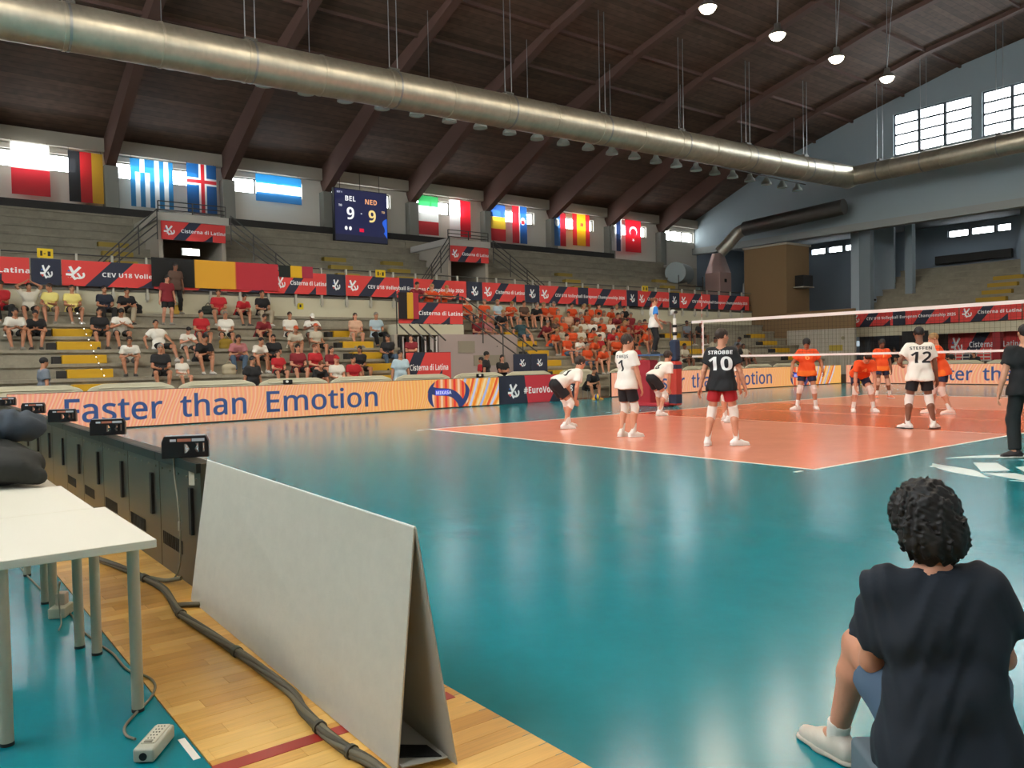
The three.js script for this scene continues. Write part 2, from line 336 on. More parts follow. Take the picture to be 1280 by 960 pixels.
// passage under the balcony
{
  const v = struct('lower_passage', 'passage under the balcony between two terrace blocks');
  obj('back_wall', [box2(-10.75, -11.0, 0, 2.45, -7.15, -10.85)], M('#aa9a93', 0.9), v);
  obj('wall_panel', [box2(-10.72, -10.76, 1.75, 2.2, -8.0, -8.75), box2(-10.72, -10.76, 1.25, 1.65, -8.7, -10.2)], M('#938a78', 0.85), v);
  const dk = struct('door_1', 'dark doorway with hanging black and white strips');
  obj('passage_wall', [box2(-14.2, -14.35, 0, 2.43, -5.3, -7.2), box2(-10.8, -14.2, 0, 2.43, -5.3, -5.42), box2(-11.0, -14.2, 0, 2.43, -7.15, -7.3), box2(-13.4, -14.3, 2.43, 2.6, -5.3, -7.3)], M('#a59a8c', 0.9), dk);
  for (let i = 0; i < 16; i++) obj('strip', box(0.012, 2.3, 0.06, -10.8 - (i % 3) * 0.05, 1.22, -5.5 - i * 0.105), i % 3 === 2 || i > 12 ? M('#d8d4cc', 0.7) : mBlack, dk);
  const bal = struct('balcony', 'beige balcony slab with steel railing over the passage');
  obj('slab', box2(-10.8, -13.4, 2.43, 2.82, -5.45, -8.3), mParapet, bal);
  const R = [];
  for (const y of [3.62, 3.88]) R.push(rod([-10.85, y, -5.45], [-10.85, y, -8.3], 0.022));
  for (const z of [-5.45, -6.4, -7.35, -8.3]) R.push(rod([-10.85, 2.45, z], [-10.85, 3.88, z], 0.025));
  obj('railing', R, mRail, bal);
  const q = [];
  for (const o of [0, 0.35, 0.7]) q.push(rod([-10.85, 3.88 - o, -8.3], [-9.4, 1.75 - o, -10.75], 0.026));
  for (let i = 1; i < 4; i++) q.push(rod([-10.85 + i * 0.4, 2.7 - i * 0.6, -8.3 - i * 0.65], [-10.85 + i * 0.4, 3.85 - i * 0.58, -8.3 - i * 0.65], 0.024));
  for (let i = 0; i < 4; i++) q.push(rod([-10.84, 2.82, -5.5 - i * 0.42], [-10.3, 2.2, -5.9 - i * 0.42], 0.03));
  obj('stair_rail', q, mRail, bal);
}

// ---------------------------------------------------------------- far end: brown block, low wall, end stand
{
  const b = struct('wall_block', 'brown windowless block wall beside the far end');
  obj('block', box2(-13.95, -11.2, -0.1, 7.5, -32.2, -30), M('#7b6344', 0.9), b);
  obj('block_rim', box2(-14.0, -11.12, 7.5, 7.6, -32.3, -29.93), M('#a09a8c', 0.8), b);
  obj('wall_light', rod([-13.98, 4.2, -29.95], [-13.98, 5.6, -29.95], 0.03), mSteel, b);
  const w = struct('wall_end_low', 'beige slatted wall at the end of the terrace');
  obj('wall_body', box2(-11.2, -7.3, 0, 2.75, -30.2, -30), M('#a9a293', 0.85), w);
  for (let i = 0; i < 24; i++) obj('slat', box2(-11.1 + i * 0.158, -11.0 + i * 0.158, 0, 2.75, -30, -29.975), M('#b1aa9b', 0.85), w);
  obj('wall_band', box2(-11.2, -7.35, 2.75, 3.75, -30.25, -30), M('#7b6344', 0.9), w);
  const s = struct('end_stand', 'grey terrace behind the far end with dark top bench');
  for (let k = 0; k < 9; k++) obj('terrace_row', [uvPlanar(box2(-9.4, 28, 2.5 + 0.4 * k, 3.1 + 0.4 * k, -33.4 - 0.7 * k, -34.3 - 0.7 * k), 'x', 'y', 0.4), box2(-9.4, 28, 3.04 + 0.4 * k, 3.12 + 0.4 * k, -33.35 - 0.7 * k, -34.2 - 0.7 * k)], mConcrete, s);
  obj('deck_edge', box2(-9.3, 28, 2.35, 2.85, -33.3, -33), mParapet, s);
  obj('deck', box2(-9.3, 28, 2.5, 2.7, -39.5, -33.2), M('#56554f', 0.9), s);
  obj('top_bench', box2(-7.4, -3.4, 6.5, 6.95, -39.3, -39), mDark, s);
  for (let k = 0; k < 6; k++) obj('aisle_step', box2(-3.6, -2.2, 3.1 + 0.4 * k, 3.35 + 0.4 * k, -33.7 - 0.7 * k, -34 - 0.7 * k), M('#a8872a', 0.8), s);
  const bw = struct('wall_back', 'blue grey back wall of the end stand'), mB = M('#84909a', 0.9);
  const sh = new THREE.Shape([[-20.3, -0.3], [29.3, -0.3], [29.3, 9.2], [-20.3, 9.2]].map((q) => new THREE.Vector2(...q)));
  const hs = [[-15.8, -14.7], [-14.55, -13.5], [-13.4, -12.6], [-11.4, -10.7], [-10.62, -10.15], [-7.0, -5.85], [-5.75, -4.5], [-4.4, -3.65], [-1, 2.5], [3, 6.5], [8, 12], [14, 18]];
  for (const [a, c] of hs) sh.holes.push(new THREE.Path([[a, 8.0], [c, 8.0], [c, 8.45], [a, 8.45]].map((q) => new THREE.Vector2(...q))));
  obj('wall_body', new THREE.ExtrudeGeometry(sh, { depth: 0.3, bevelEnabled: false }).translate(0, 0, -40), mB, bw);
  for (const [a, c] of hs) windowAtZ(-39.8, 8.0, 8.45, a, c, 1, 1);
  obj('annex_roof', box2(-20.3, 29.3, 8.75, 9.0, -40, -33.2), M('#5d6264', 0.9), ceilingG);
  obj('annex_side', [box2(-20.6, -20.3, -0.3, 9, -40, -33), box2(29.3, 29.6, -0.3, 9, -40, -33)], mB, bw);
  for (const [a, c, z, y1, m] of [[-10.85, -10.2, -36, 8.75, M('#b9c3c8', 0.9)], [-9.35, -8.7, -34.2, 8.3, M('#7f8a8f', 0.9)], [-7.9, -7.5, -36.5, 8.75, M('#8b979c', 0.9)], [-2.4, -1.9, -37.5, 8.75, M('#8b979c', 0.9)]]) obj('pillar', box2(a, c, 0, y1, z - 0.4, z), m, bw);
  obj('wall_body', box2(-10.2, -9.0, 3.9, 8.75, -37.6, -37.4), M('#9aa6ac', 0.9), bw);
  const d = struct('door_2', 'glazed doorway at the end of the terrace');
  obj('door_frame', [box2(-10.6, -9.3, 2.8, 2.9, -35.2, -35.1), box2(-9.75, -9.65, 1.8, 4.5, -35.2, -35.1), box2(-9.75, -8.9, 4.4, 4.5, -35.2, -35.1), box2(-10.6, -9.7, 3.6, 3.68, -35.2, -35.1)], mDark, d);
  for (const [a, c, y0, y1] of [[-10.45, -9.8, 3.15, 3.5], [-9.62, -9.4, 3.2, 3.5], [-9.62, -9.4, 3.75, 4.35], [-10.45, -9.8, 1.85, 2.15], [-9.62, -9.4, 1.85, 2.2]]) obj('pane', box2(a, c, y0, y1, -35.18, -35.13), new THREE.MeshPhysicalMaterial({ color: 0xdfeaf0, emissive: 0xcfe2ee, emissiveIntensity: 0.7, roughness: 0.2 }), d);
  obj('concourse_wall', box2(-9, 28, 0, 2.5, -38.2, -38), M('#8f8a84', 0.9), bw);
}

// ---------------------------------------------------------------- ducts and lamps
const ductMap = noiseTex(128, (u, v) => { const k = 225 + 22 * (vnoise(u, v, 8, 3) - 0.5) + 14 * (vnoise(u, v, 32, 4) - 0.5); return [k, k * 0.98, k * 0.93]; }, true);
const mDuct = new THREE.MeshPhysicalMaterial({ map: ductMap, color: hex('#d2d0c6'), metalness: 0.85, roughness: 0.4 });
function ductRun(name, label, a, b, r, hangers, roofY) {
  const t = thing(name, label, 'duct');
  const A = new THREE.Vector3(...a), B = new THREE.Vector3(...b), n = Math.round(A.distanceTo(B) / 2.25);
  for (let i = 0; i < n; i++) {
    const p = A.clone().lerp(B, i / n), q = A.clone().lerp(B, (i + 1) / n), e = p.clone().lerp(q, 0.985);
    obj('duct_section', rod(p.toArray(), q.toArray(), r, 40), mDuct, t);
    obj('seam_ring', rod(p.clone().lerp(q, 0.97).toArray(), p.clone().lerp(q, 1.0).toArray(), r + 0.018, 40), mDuct, t);
  }
  for (const s of hangers) {
    const p = A.clone().lerp(B, s), d = B.clone().sub(A).normalize();
    for (const o of [-0.14, 0.14]) { const c = p.clone().addScaledVector(d, o); obj('hanger_rod', rod([c.x, c.y + r, c.z], [c.x, roofY(c), c.z], 0.016, 6), mSteel, t); }
    obj('hanger_clamp', [box(0.16, 0.1, 0.36, p.x, p.y + r + 0.04, p.z)], mRail, t);
    obj('saddle_ring', rod(p.clone().addScaledVector(d, -0.03).toArray(), p.clone().addScaledVector(d, 0.03).toArray(), r + 0.012, 40), mSteel, t);
  }
  return t;
}
const roofAt = (x) => { for (let i = 0; i + 1 < PROFILE.length; i++) { const [x0, y0] = PROFILE[i], [x1, y1] = PROFILE[i + 1]; if (x >= x0 && x <= x1) return y0 + (y1 - y0) * (x - x0) / (x1 - x0); } return 10; };
{
  const z0 = 12, z1 = -29.9, hz = []; for (let z = 9.8; z > -29; z -= 4.48) hz.push((z0 - z) / (z0 - z1));
  ductRun('ventilation_duct', 'long round galvanized air duct hung under the roof along the stand', [-7.5, 9.55, z0], [-7.5, 10.42, z1], 0.56, hz, (c) => roofAt(c.x));
  const d2 = ductRun('ventilation_duct', 'galvanized air duct crossing in front of the gable windows', [-7.5, 10.42, -29.9], [16, 10.42, -29.9], 0.47, [0.07, 0.16, 0.3, 0.45, 0.6], (c) => roofAt(c.x));
  obj('elbow_joint', new THREE.SphereGeometry(0.57, 32, 20).translate(-7.5, 10.42, -29.9), mDuct, d2);
  // lower duct with an elbow and a drop to the machine below it
  const d3 = thing('drop_duct', 'smaller duct that bends down beside the brown block wall', 'duct');
  obj('duct_section', rod([-14.6, 8.9, -31], [-8.6, 9.25, -31.4], 0.42, 28), M('#5f5d58', 0.4, { metalness: 0.7 }), d3);
  obj('duct_elbow', tube([[-14.4, 8.92, -31], [-15.0, 8.7, -30.9], [-15.5, 8.1, -30.6], [-15.9, 7.6, -30.3]], 0.36, 24, 24), mDuct, d3);
  const cone = new THREE.CylinderGeometry(0.34, 0.75, 1.2, 4, 1).rotateY(Math.PI / 4).translate(-15.95, 6.95, -30.2);
  obj('transition_hood', cone, M('#b4978f', 0.45, { metalness: 0.5 }), d3);
  obj('duct_box', rbox(1.08, 1.6, 1.08, 0.02, -15.95, 5.6, -30.2), M('#a98d86', 0.5, { metalness: 0.4 }), d3);
  obj('duct_port', box(0.02, 0.2, 0.2, -15.4, 5.9, -30.2), mBlack, d3);
  const hv = thing('air_handler', 'grey air handling units behind the railing under the last window', 'machine');
  obj('unit_body', [rod([-18.2, 6.5, -29.8], [-17, 6.4, -27.6], 0.62, 24)], M('#8e9794', 0.5, { metalness: 0.3 }), hv);
  obj('unit_box', [rbox(1.6, 1.5, 1.8, 0.03, -17.5, 4.9, -30.3), rbox(1.2, 0.9, 1.4, 0.03, -17.2, 4.6, -28.2)], M('#7f8987', 0.5, { metalness: 0.3 }), hv);
  obj('unit_frame', [rod([-16.6, 3.8, -27.4], [-16.6, 6.2, -27.4], 0.03), rod([-16.6, 3.8, -29.6], [-16.6, 6.2, -29.6], 0.03), rod([-16.6, 5.6, -27.4], [-16.6, 5.6, -29.6], 0.03), rod([-16.6, 5.0, -27.4], [-16.6, 4.2, -29.6], 0.03)], mRail, hv);
}
{ // high-bay lamps: two rows, on; the row over the left half of the court shows four of them
  const lg = new THREE.LatheGeometry([[0.06, 0.34], [0.1, 0.34], [0.12, 0.16], [0.24, 0.06], [0.3, -0.04], [0.27, -0.04], [0.2, 0.05], [0.0, 0.05]].map((q) => new THREE.Vector2(...q)), 28);
  const glow = new THREE.MeshPhysicalMaterial({ color: 0xffffff, emissive: hex(LAMP.color), emissiveIntensity: 14, roughness: 0.5 });
  const disc = new THREE.SphereGeometry(0.25, 28, 12, 0, Math.PI * 2, Math.PI / 2, Math.PI / 2).scale(1, 0.8, 1).translate(0, -0.02, 0), housing = M('#8d8a83', 0.4, { metalness: 0.7 });
  let n = 0;
  for (const x of [-1.5, 10.5]) for (let k = 0; k < 9; k++) {
    const z = -22.2 + 3.63 * k, y = 12.2;
    const seen = x < 0 && k < 4;
    const t = thing('high_bay_lamp', seen ? `${ORDN[k]} round glowing high-bay lamp under the dark roof, counted from the gable windows` : `${ORDN[k]} high-bay lamp over the ${x < 0 ? 'referee' : 'near'} side of the court, counted from the gable`, 'lamp', [x, y, z], 0, seen ? 'glowing lamps under the roof' : 'lamps over the court');
    obj('housing', lg, housing, t); obj('diffuser', disc, glow, t);
    obj('suspension', [rod([0, 0.3, 0], [0, roofAt(x) - y, 0], 0.012, 6), rod([0, 0.33, 0], [0.5, roofAt(x) - y, 0.4], 0.01, 6)], mSteel, t);
    const l = new THREE.RectAreaLight(LAMP.color, LAMP.power, 0.5, 0.5); l.position.set(x, y - 0.24, z); l.lookAt(x, 0, z); scene.add(l);
  }
}
{ // row of switched-off floodlights behind the duct, on a thin rail
  const rail = thing('lamp_rail', 'thin steel rail that carries the small floodlights behind the duct', 'rail');
  obj('rail_tube', rod([-10, 10.52, 8], [-10, 10.52, -30], 0.035), mRail, rail);
  for (let z = 7; z > -30; z -= 4.5) obj('rail_hanger', rod([-10, 10.5, z], [-10, roofAt(-10), z], 0.014, 6), mSteel, rail);
  const bell = new THREE.LatheGeometry([[0.03, 0.3], [0.1, 0.28], [0.14, 0.14], [0.25, 0.02], [0.27, -0.08], [0.255, -0.08], [0.22, 0.03], [0, 0.05]].map((q) => new THREE.Vector2(...q)), 22);
  const lens = new THREE.CylinderGeometry(0.245, 0.245, 0.02, 22).translate(0, -0.05, 0);
  for (let k = 0; k < 26; k++) {
    const z = 5.0 - 1.37 * k;
    const t = thing('floodlight', `${ORDN[25 - k]} switched-off bell-shaped floodlight behind the long duct, counted from the duct elbow`, 'lamp', [-10, 10.18, z], 0, 'floodlights behind the duct');
    obj('reflector', bell, M('#a9b3ac', 0.4, { metalness: 0.3 }), t); obj('lens', lens, M('#c9dcd8', 0.25), t);
    obj('bracket', rod([0, 0.28, 0], [0, 0.35, 0], 0.03), mRail, t);
  }
}

// ---------------------------------------------------------------- printed banners
const RED = '#d8413c', NAVY = '#262b3d', WHT = '#eef0ee';
function logo(c, x, y, s) {                                       // white swirl of two players with red accents
  c.save(); c.translate(x, y); c.scale(s, s); c.strokeStyle = WHT; c.fillStyle = WHT; c.lineCap = 'butt'; c.lineWidth = 0.17;
  c.beginPath(); c.moveTo(-0.28, -0.5); c.lineTo(-0.12, -0.05); c.stroke();
  c.beginPath(); c.moveTo(0.28, -0.48); c.lineTo(-0.34, 0.36); c.stroke();
  c.beginPath(); c.moveTo(-0.5, 0.12); c.lineTo(-0.2, 0.12); c.lineTo(0.02, 0.5); c.stroke();
  c.lineWidth = 0.13; c.beginPath(); c.arc(0.2, 0.12, 0.27, -0.6, 2.2); c.stroke();
  c.beginPath(); c.moveTo(0.12, 0.0); c.lineTo(0.3, 0.36); c.stroke();
  c.fillStyle = '#d23a36'; c.beginPath(); c.moveTo(-0.48, 0.2); c.lineTo(-0.2, 0.22); c.lineTo(-0.28, 0.42); c.fill();
  c.fillStyle = '#4568b0'; c.beginPath(); c.arc(-0.34, -0.16, 0.07, 0, 7); c.fill();
  c.restore();
}
function diag(c, x, w, sl, h, col) { c.fillStyle = col; c.beginPath(); c.moveTo(x + sl, 0); c.lineTo(x + w + sl, 0); c.lineTo(x + w, h); c.lineTo(x, h); c.fill(); }
function wedge(c, x, w, h, col) { c.fillStyle = col; c.beginPath(); c.moveTo(x + w, h * 0.62); c.lineTo(x + w, h); c.lineTo(x, h); c.lineTo(x + w * 0.35, h * 0.9); c.fill(); }
const texNavy = canvasTex(128, 104, (c, w, h) => { c.fillStyle = NAVY; c.fillRect(0, 0, w, h); logo(c, w / 2, h / 2, 52); });
const texTown = canvasTex(512, 160, (c, w, h) => {
  c.fillStyle = RED; c.fillRect(0, 0, w, h); diag(c, 90, 95, 130, h, NAVY); wedge(c, 325, 80, h, NAVY);
  logo(c, 62, h / 2, 82); c.fillStyle = WHT; c.font = '600 43px sans-serif'; c.textAlign = 'left'; c.fillText('Cisterna di Latina', 152, 94);
});
const texTownPlain = canvasTex(512, 170, (c, w, h) => {
  c.fillStyle = RED; c.fillRect(0, 0, w, h); diag(c, -40, 130, 130, h, NAVY); wedge(c, 330, 80, h, NAVY);
  c.fillStyle = WHT; c.font = '600 52px sans-serif'; c.textAlign = 'left'; c.fillText('Cisterna di Latina', 40, 112);
});
const texCup = canvasTex(1024, 152, (c, w, h) => {
  c.fillStyle = RED; c.fillRect(0, 0, w, h); diag(c, 95, 100, 120, h, NAVY); wedge(c, 330, 75, h, NAVY);
  c.fillStyle = NAVY; c.fillRect(430, 0, 120, h); diag(c, 620, 110, 110, h, NAVY); wedge(c, 880, 75, h, NAVY);
  logo(c, 56, h / 2, 78); c.fillStyle = WHT; c.font = '600 38px sans-serif'; c.fillText('CEV U18 Volleyball European Championship 2026', 170, 92, 830);
});
const cloth = (map) => new THREE.MeshPhysicalMaterial({ map, roughness: 0.75 });
const mNavyB = cloth(texNavy), mTown = cloth(texTown), mTownPlain = cloth(texTownPlain), mCup = cloth(texCup), edge = M('#30323c', 0.8);
// thin printed sheet facing +x, read left to right towards -z, slightly wavy
function sheetX(w, h, mtl, wave = 0.012, seg = 12) {
  const g = new THREE.PlaneGeometry(w, h, seg, 3), p = g.attributes.position;
  for (let i = 0; i < p.count; i++) p.setZ(i, wave * Math.sin(p.getX(i) * 2.6 + 1.3) + wave * 0.6 * Math.sin(p.getX(i) * 6.1 + p.getY(i) * 2));
  g.computeVertexNormals();
  return g.rotateY(Math.PI / 2);
}
function banner(z0, z1, y0, y1, mtl, label, x = -13.22, name = 'banner', group) {
  const m = obj(name, sheetX(Math.abs(z1 - z0), y1 - y0, mtl), mtl); m.position.set(x, (y0 + y1) / 2, (z0 + z1) / 2);
  return tag(m, label, name === 'flag' ? 'flag' : 'banner', group);
}
mNavyB.side = mTown.side = mTownPlain.side = mCup.side = THREE.DoubleSide;
{
  const y0 = 3.98, y1 = 4.76, G = 'red and navy banners on the parapet railing';
  banner(9.0, 5.62, y0, y1, mTown, 'red banner reading Cisterna di Latina above the first yellow aisle', -13.22, 'banner', G);
  banner(5.58, 4.79, y0, y1, mNavyB, 'navy banner with white emblem above the first yellow aisle', -13.22, 'banner', G);
  banner(4.77, -1.86, y0, y1, mCup, 'red banner reading CEV U18 Volleyball, half covered by a large flag', -13.22, 'banner', G);
  banner(-1.88, -3.86, y0, y1, mTown, 'red banner reading Cisterna di Latina under the small tricolour flag', -13.22, 'banner', G);
  banner(-3.88, -4.62, y0, y1, mNavyB, 'navy banner with white emblem above the second yellow aisle', -13.22, 'banner', G);
  banner(-4.64, -10.12, y0, y1, mCup, 'red banner reading CEV U18 Volleyball European Championship behind the balcony', -13.22, 'banner', G);
  banner(-10.14, -10.94, y0, y1, mNavyB, 'navy banner with emblem right beside the balcony stairs', -13.22, 'banner', G);
  banner(-10.96, -13.24, y0, y1, mTown, 'red banner reading Cisterna di Latina above the seated orange fans', -13.22, 'banner', G);
  banner(-13.26, -14.07, y0, y1, mNavyB, 'navy banner with emblem above the middle of the orange fans', -13.22, 'banner', G);
  banner(-14.09, -19.61, y0, y1, mCup, 'red championship banner above the right part of the orange fans', -13.22, 'banner', G);
  banner(-19.63, -20.4, y0, y1, mNavyB, 'navy banner with emblem left of the referee', -13.22, 'banner', G);
  banner(-20.42, -22.7, y0, y1, mTown, 'red banner reading Cisterna di Latina behind the referee', -13.22, 'banner', G);
  banner(-22.72, -23.5, y0, y1, mNavyB, 'navy banner with emblem right of the referee', -13.22, 'banner', G);
  banner(-23.52, -29.4, y0, y1, mCup, 'red championship banner that ends at the brown block wall', -13.22, 'banner', G);
  banner(-5.5, -8.28, 2.84, 3.6, mTown, 'red and navy banner tied to the balcony railing', -10.8);
  banner(1.3, -0.95, 5.95, 6.6, mTown, 'dim red banner over the upper doorway under the striped blue flag', -15.46);
  banner(-10.85, -12.95, 5.9, 6.6, mTown, 'dim red banner over the upper doorway beside the green white red flag', -15.46);
  // far end
  const far = (x0, x1, mtl, label) => { const m = obj('banner', new THREE.PlaneGeometry(x1 - x0, 0.86), mtl); m.position.set((x0 + x1) / 2, 3.32, -32.95); tag(m, label, 'banner', 'banners of the end stand'); };
  far(-9.2, -3.5, mCup, 'red championship banner on the end stand beside the glazed doorway');
  far(-3.45, -0.7, mTown, 'red banner reading Cisterna di Latina on the end stand'); far(-0.65, 5.2, mCup, 'red championship banner further along the end stand');
}
{ // flags: cloth hung before the windows and over the railing
  const flag = (label, z0, z1, y0, y1, draw, x = -19.5, trans = 0.6) => {
    const t = canvasTex(128, 192, draw);
    const m = new THREE.MeshPhysicalMaterial({ map: t, roughness: 0.9, transmission: trans, thickness: 0, side: THREE.DoubleSide });
    const f = banner(z0, z1, y0, y1, m, label, x, 'flag', trans ? 'national flags hung before the high windows' : 'flags over the parapet railing');
    if (trans) for (const s of [-1, 1]) obj('hanging_cord', rod([0, (y1 - y0) / 2 - 0.03, s * Math.abs(z1 - z0) * 0.46], [-0.26, 9.85 - (y0 + y1) / 2, s * Math.abs(z1 - z0) * 0.46], 0.008, 5), mRail, f);
    return f;
  };
  const H = (cols) => (c, w, h) => cols.forEach((q, i) => { c.fillStyle = q; c.fillRect(0, i * h / cols.length, w, h / cols.length + 1); });
  const Vt = (cols) => (c, w, h) => cols.forEach((q, i) => { c.fillStyle = q; c.fillRect(i * w / cols.length, 0, w / cols.length + 1, h); });
  flag('white and red flag before the brightest window', 5.33, 4.1, 7.8, 9.7, H(['#f0efe9', '#d2323c']));
  flag('black, red and yellow flag hung upright before the brightest window', 3.49, 2.31, 7.72, 9.62, Vt(['#2a2a2c', '#cf2a2e', '#e8b832']));
  flag('blue and white striped flag hung upright', 1.34, -0.25, 7.76, 9.64, (c, w, h) => { c.fillStyle = '#f2f4f4'; c.fillRect(0, 0, w, h); c.fillStyle = '#2f7fb4'; for (let i = 0; i < 5; i++) c.fillRect(i * w / 4.5, 0, w / 9, h); c.fillRect(0, 0, w * 0.55, h * 0.28); c.fillStyle = '#f2f4f4'; c.fillRect(w * 0.22, 0, w * 0.11, h * 0.28); });
  flag('blue flag with red and white cross hung upright', -0.78, -1.97, 7.72, 9.73, (c, w, h) => { c.fillStyle = '#1f5d9a'; c.fillRect(0, 0, w, h); c.fillStyle = '#f4f4f0'; c.fillRect(w * 0.4, 0, w * 0.26, h); c.fillRect(0, h * 0.28, w, h * 0.15); c.fillStyle = '#d8323a'; c.fillRect(w * 0.47, 0, w * 0.12, h); c.fillRect(0, h * 0.32, w, h * 0.07); });
  flag('blue, white and blue flag left of the scoreboard', -3.63, -5.69, 8.5, 9.66, (c, w, h) => { H(['#2b7fb8', '#eef2f4', '#2a6496'])(c, w, h); });
  flag('long green, white and red flag right of the scoreboard', -11.7, -12.85, 7.11, 9.62, (c, w, h) => { for (const [q, a, b] of [['#3aa35a', 0, 0.2], ['#f2f2ee', 0.2, 0.5], ['#cf3b40', 0.5, 0.76], ['#e6dcd4', 0.76, 1]]) { c.fillStyle = q; c.fillRect(0, a * h, w, (b - a) * h + 1); } });
  flag('white and red flag hung upright above the upper doorway', -13.5, -14.8, 7.77, 9.61, Vt(['#f2efec', '#d4202e']));
  flag('blue, yellow and red flag', -16.09, -17.04, 7.74, 9.63, H(['#3f6fc0', '#ecc33c', '#cf3038']));
  flag('red, white and blue flag with small coat of arms, hung upright', -17.5, -18.5, 7.71, 9.7, (c, w, h) => { Vt(['#d22f3a', '#2f66b0'])(c, w, h); c.fillStyle = '#f4f4f2'; c.fillRect(w * 0.46, 0, w * 0.06, h); c.beginPath(); c.arc(w * 0.72, h * 0.4, 20, 0, 7); c.fill(); c.fillStyle = '#cf2f38'; c.fillRect(w * 0.6, h * 0.38, 30, 18); });
  flag('blue and red flag with pale crest, hung upright', -20.45, -21.3, 7.78, 9.63, (c, w, h) => { Vt(['#3c6ea8', '#c9303c'])(c, w, h); c.fillStyle = '#e4e6ea'; c.beginPath(); c.arc(w * 0.25, h * 0.3, 22, 0, 7); c.fill(); });
  flag('red, yellow and red flag with small crest', -21.82, -23.14, 7.9, 9.7, (c, w, h) => { Vt(['#cc2a30', '#f0b820', '#f0b820', '#cc2a30'])(c, w, h); c.fillStyle = '#8a4a2a'; c.fillRect(w * 0.44, h * 0.28, 24, 22); });
  flag('white flag with dark blue bar', -24.9, -25.75, 7.8, 9.76, (c, w, h) => { c.fillStyle = '#eceae8'; c.fillRect(0, 0, w, h); c.fillStyle = '#26365c'; c.fillRect(w * 0.45, 0, w * 0.42, h); });
  flag('red flag with white crescent and star', -26.06, -27.4, 7.82, 9.74, (c, w, h) => { c.fillStyle = '#d81f2e'; c.fillRect(0, 0, w, h); c.fillStyle = '#f6f4f2'; c.beginPath(); c.arc(w / 2, h * 0.35, 30, 0, 7); c.fill(); c.fillStyle = '#d81f2e'; c.beginPath(); c.arc(w / 2, h * 0.39, 25, 0, 7); c.fill(); c.fillStyle = '#f6f4f2'; c.beginPath(); for (let i = 0; i < 10; i++) { const a = i * Math.PI / 5, r = i % 2 ? 5 : 13; c.lineTo(w / 2 + r * Math.sin(a), h * 0.62 + r * Math.cos(a)); } c.fill(); });
  flag('large black, yellow and red flag draped over the railing', 2.22, -2.0, 4.05, 4.99, (c, w, h) => { for (const [q, a, b] of [['#1d1c1b', 0, 0.32], ['#dca02e', 0.32, 0.645], ['#b8323a', 0.645, 1]]) { c.fillStyle = q; c.fillRect(a * w, 0, (b - a) * w + 1, h); } }, -13.16, 0);
  flag('small black, yellow and red flag over the railing', -2.05, -3.33, 4.56, 4.98, Vt(['#1f2420', '#e0ae22', '#a83344']), -13.19, 0);
  flag('black, yellow and red flag tied to the balcony railing', -5.47, -6.3, 3.0, 3.95, (c, w, h) => { for (const [q, a, b] of [['#231f20', 0, 0.42], ['#cf9f2a', 0.42, 0.72], ['#a83040', 0.72, 1]]) { c.fillStyle = q; c.fillRect(a * w, 0, (b - a) * w + 1, h); } }, -10.74, 0);
}
{ // small fittings on the stand
  const sg = (z, y, where, x = -13.19) => { const t = canvasTex(64, 48, (c, w, h) => { c.fillStyle = '#d9b81e'; c.fillRect(0, 0, w, h); c.fillStyle = '#2b2718'; c.fillRect(12, 12, 9, 26); c.fillRect(42, 14, 12, 24); c.fillRect(26, 24, 8, 5); }); tag(obj('sector_sign', box(0.02, 0.28, 0.42).translate(0, 0, 0), cloth(t)), 'small yellow sector sign on the railing above ' + where, 'sign').position.set(x, y, z); };
  sg(5.2, 4.92, 'the first yellow aisle'); sg(-6.1, 4.88, 'the balcony flag'); sg(-20.9, 4.88, 'the referee');
  tag(obj('wall_sign', box(0.02, 0.22, 0.22), cloth(canvasTex(32, 32, (c) => { c.fillStyle = '#d9c21e'; c.fillRect(0, 0, 32, 32); c.fillStyle = '#222'; c.fillRect(10, 6, 10, 16); }))), 'tiny yellow sign on the cream parapet', 'sign').position.set(-13.38, 3.55, -2.9);
  const ex = thing('emergency_light', 'lit white emergency light in the upper doorway', 'lamp', [-15.5, 5.55, 0.3]);
  obj('housing', box(0.08, 0.26, 0.62), mWhite, ex); obj('diffuser', box(0.02, 0.2, 0.56, 0.05), new THREE.MeshPhysicalMaterial({ color: 0xffffff, emissive: 0xf0f6ff, emissiveIntensity: 2.2 }), ex);
  const ll = new THREE.PointLight(0xf0f6ff, 0.6); ll.position.set(-15.3, 5.55, 0.3); scene.add(ll);
  const st = thing('light_string', 'string of tiny white lights along the first yellow aisle', 'light string');
  const pts = []; for (let i = 0; i < 12; i++) { const j = 1.6 + i * 0.42; pts.push([ROWX(j) + 0.25, ROWY(j) + 0.22, 4.62 + 0.0 * i]); }
  obj('wire', tube(pts, 0.004, 40, 4), mDark, st);
  for (const p of pts) obj('bulb', new THREE.SphereGeometry(0.017, 10, 8).translate(...p), new THREE.MeshPhysicalMaterial({ color: 0xffffff, emissive: 0xffffff, emissiveIntensity: 2 }), st);
}
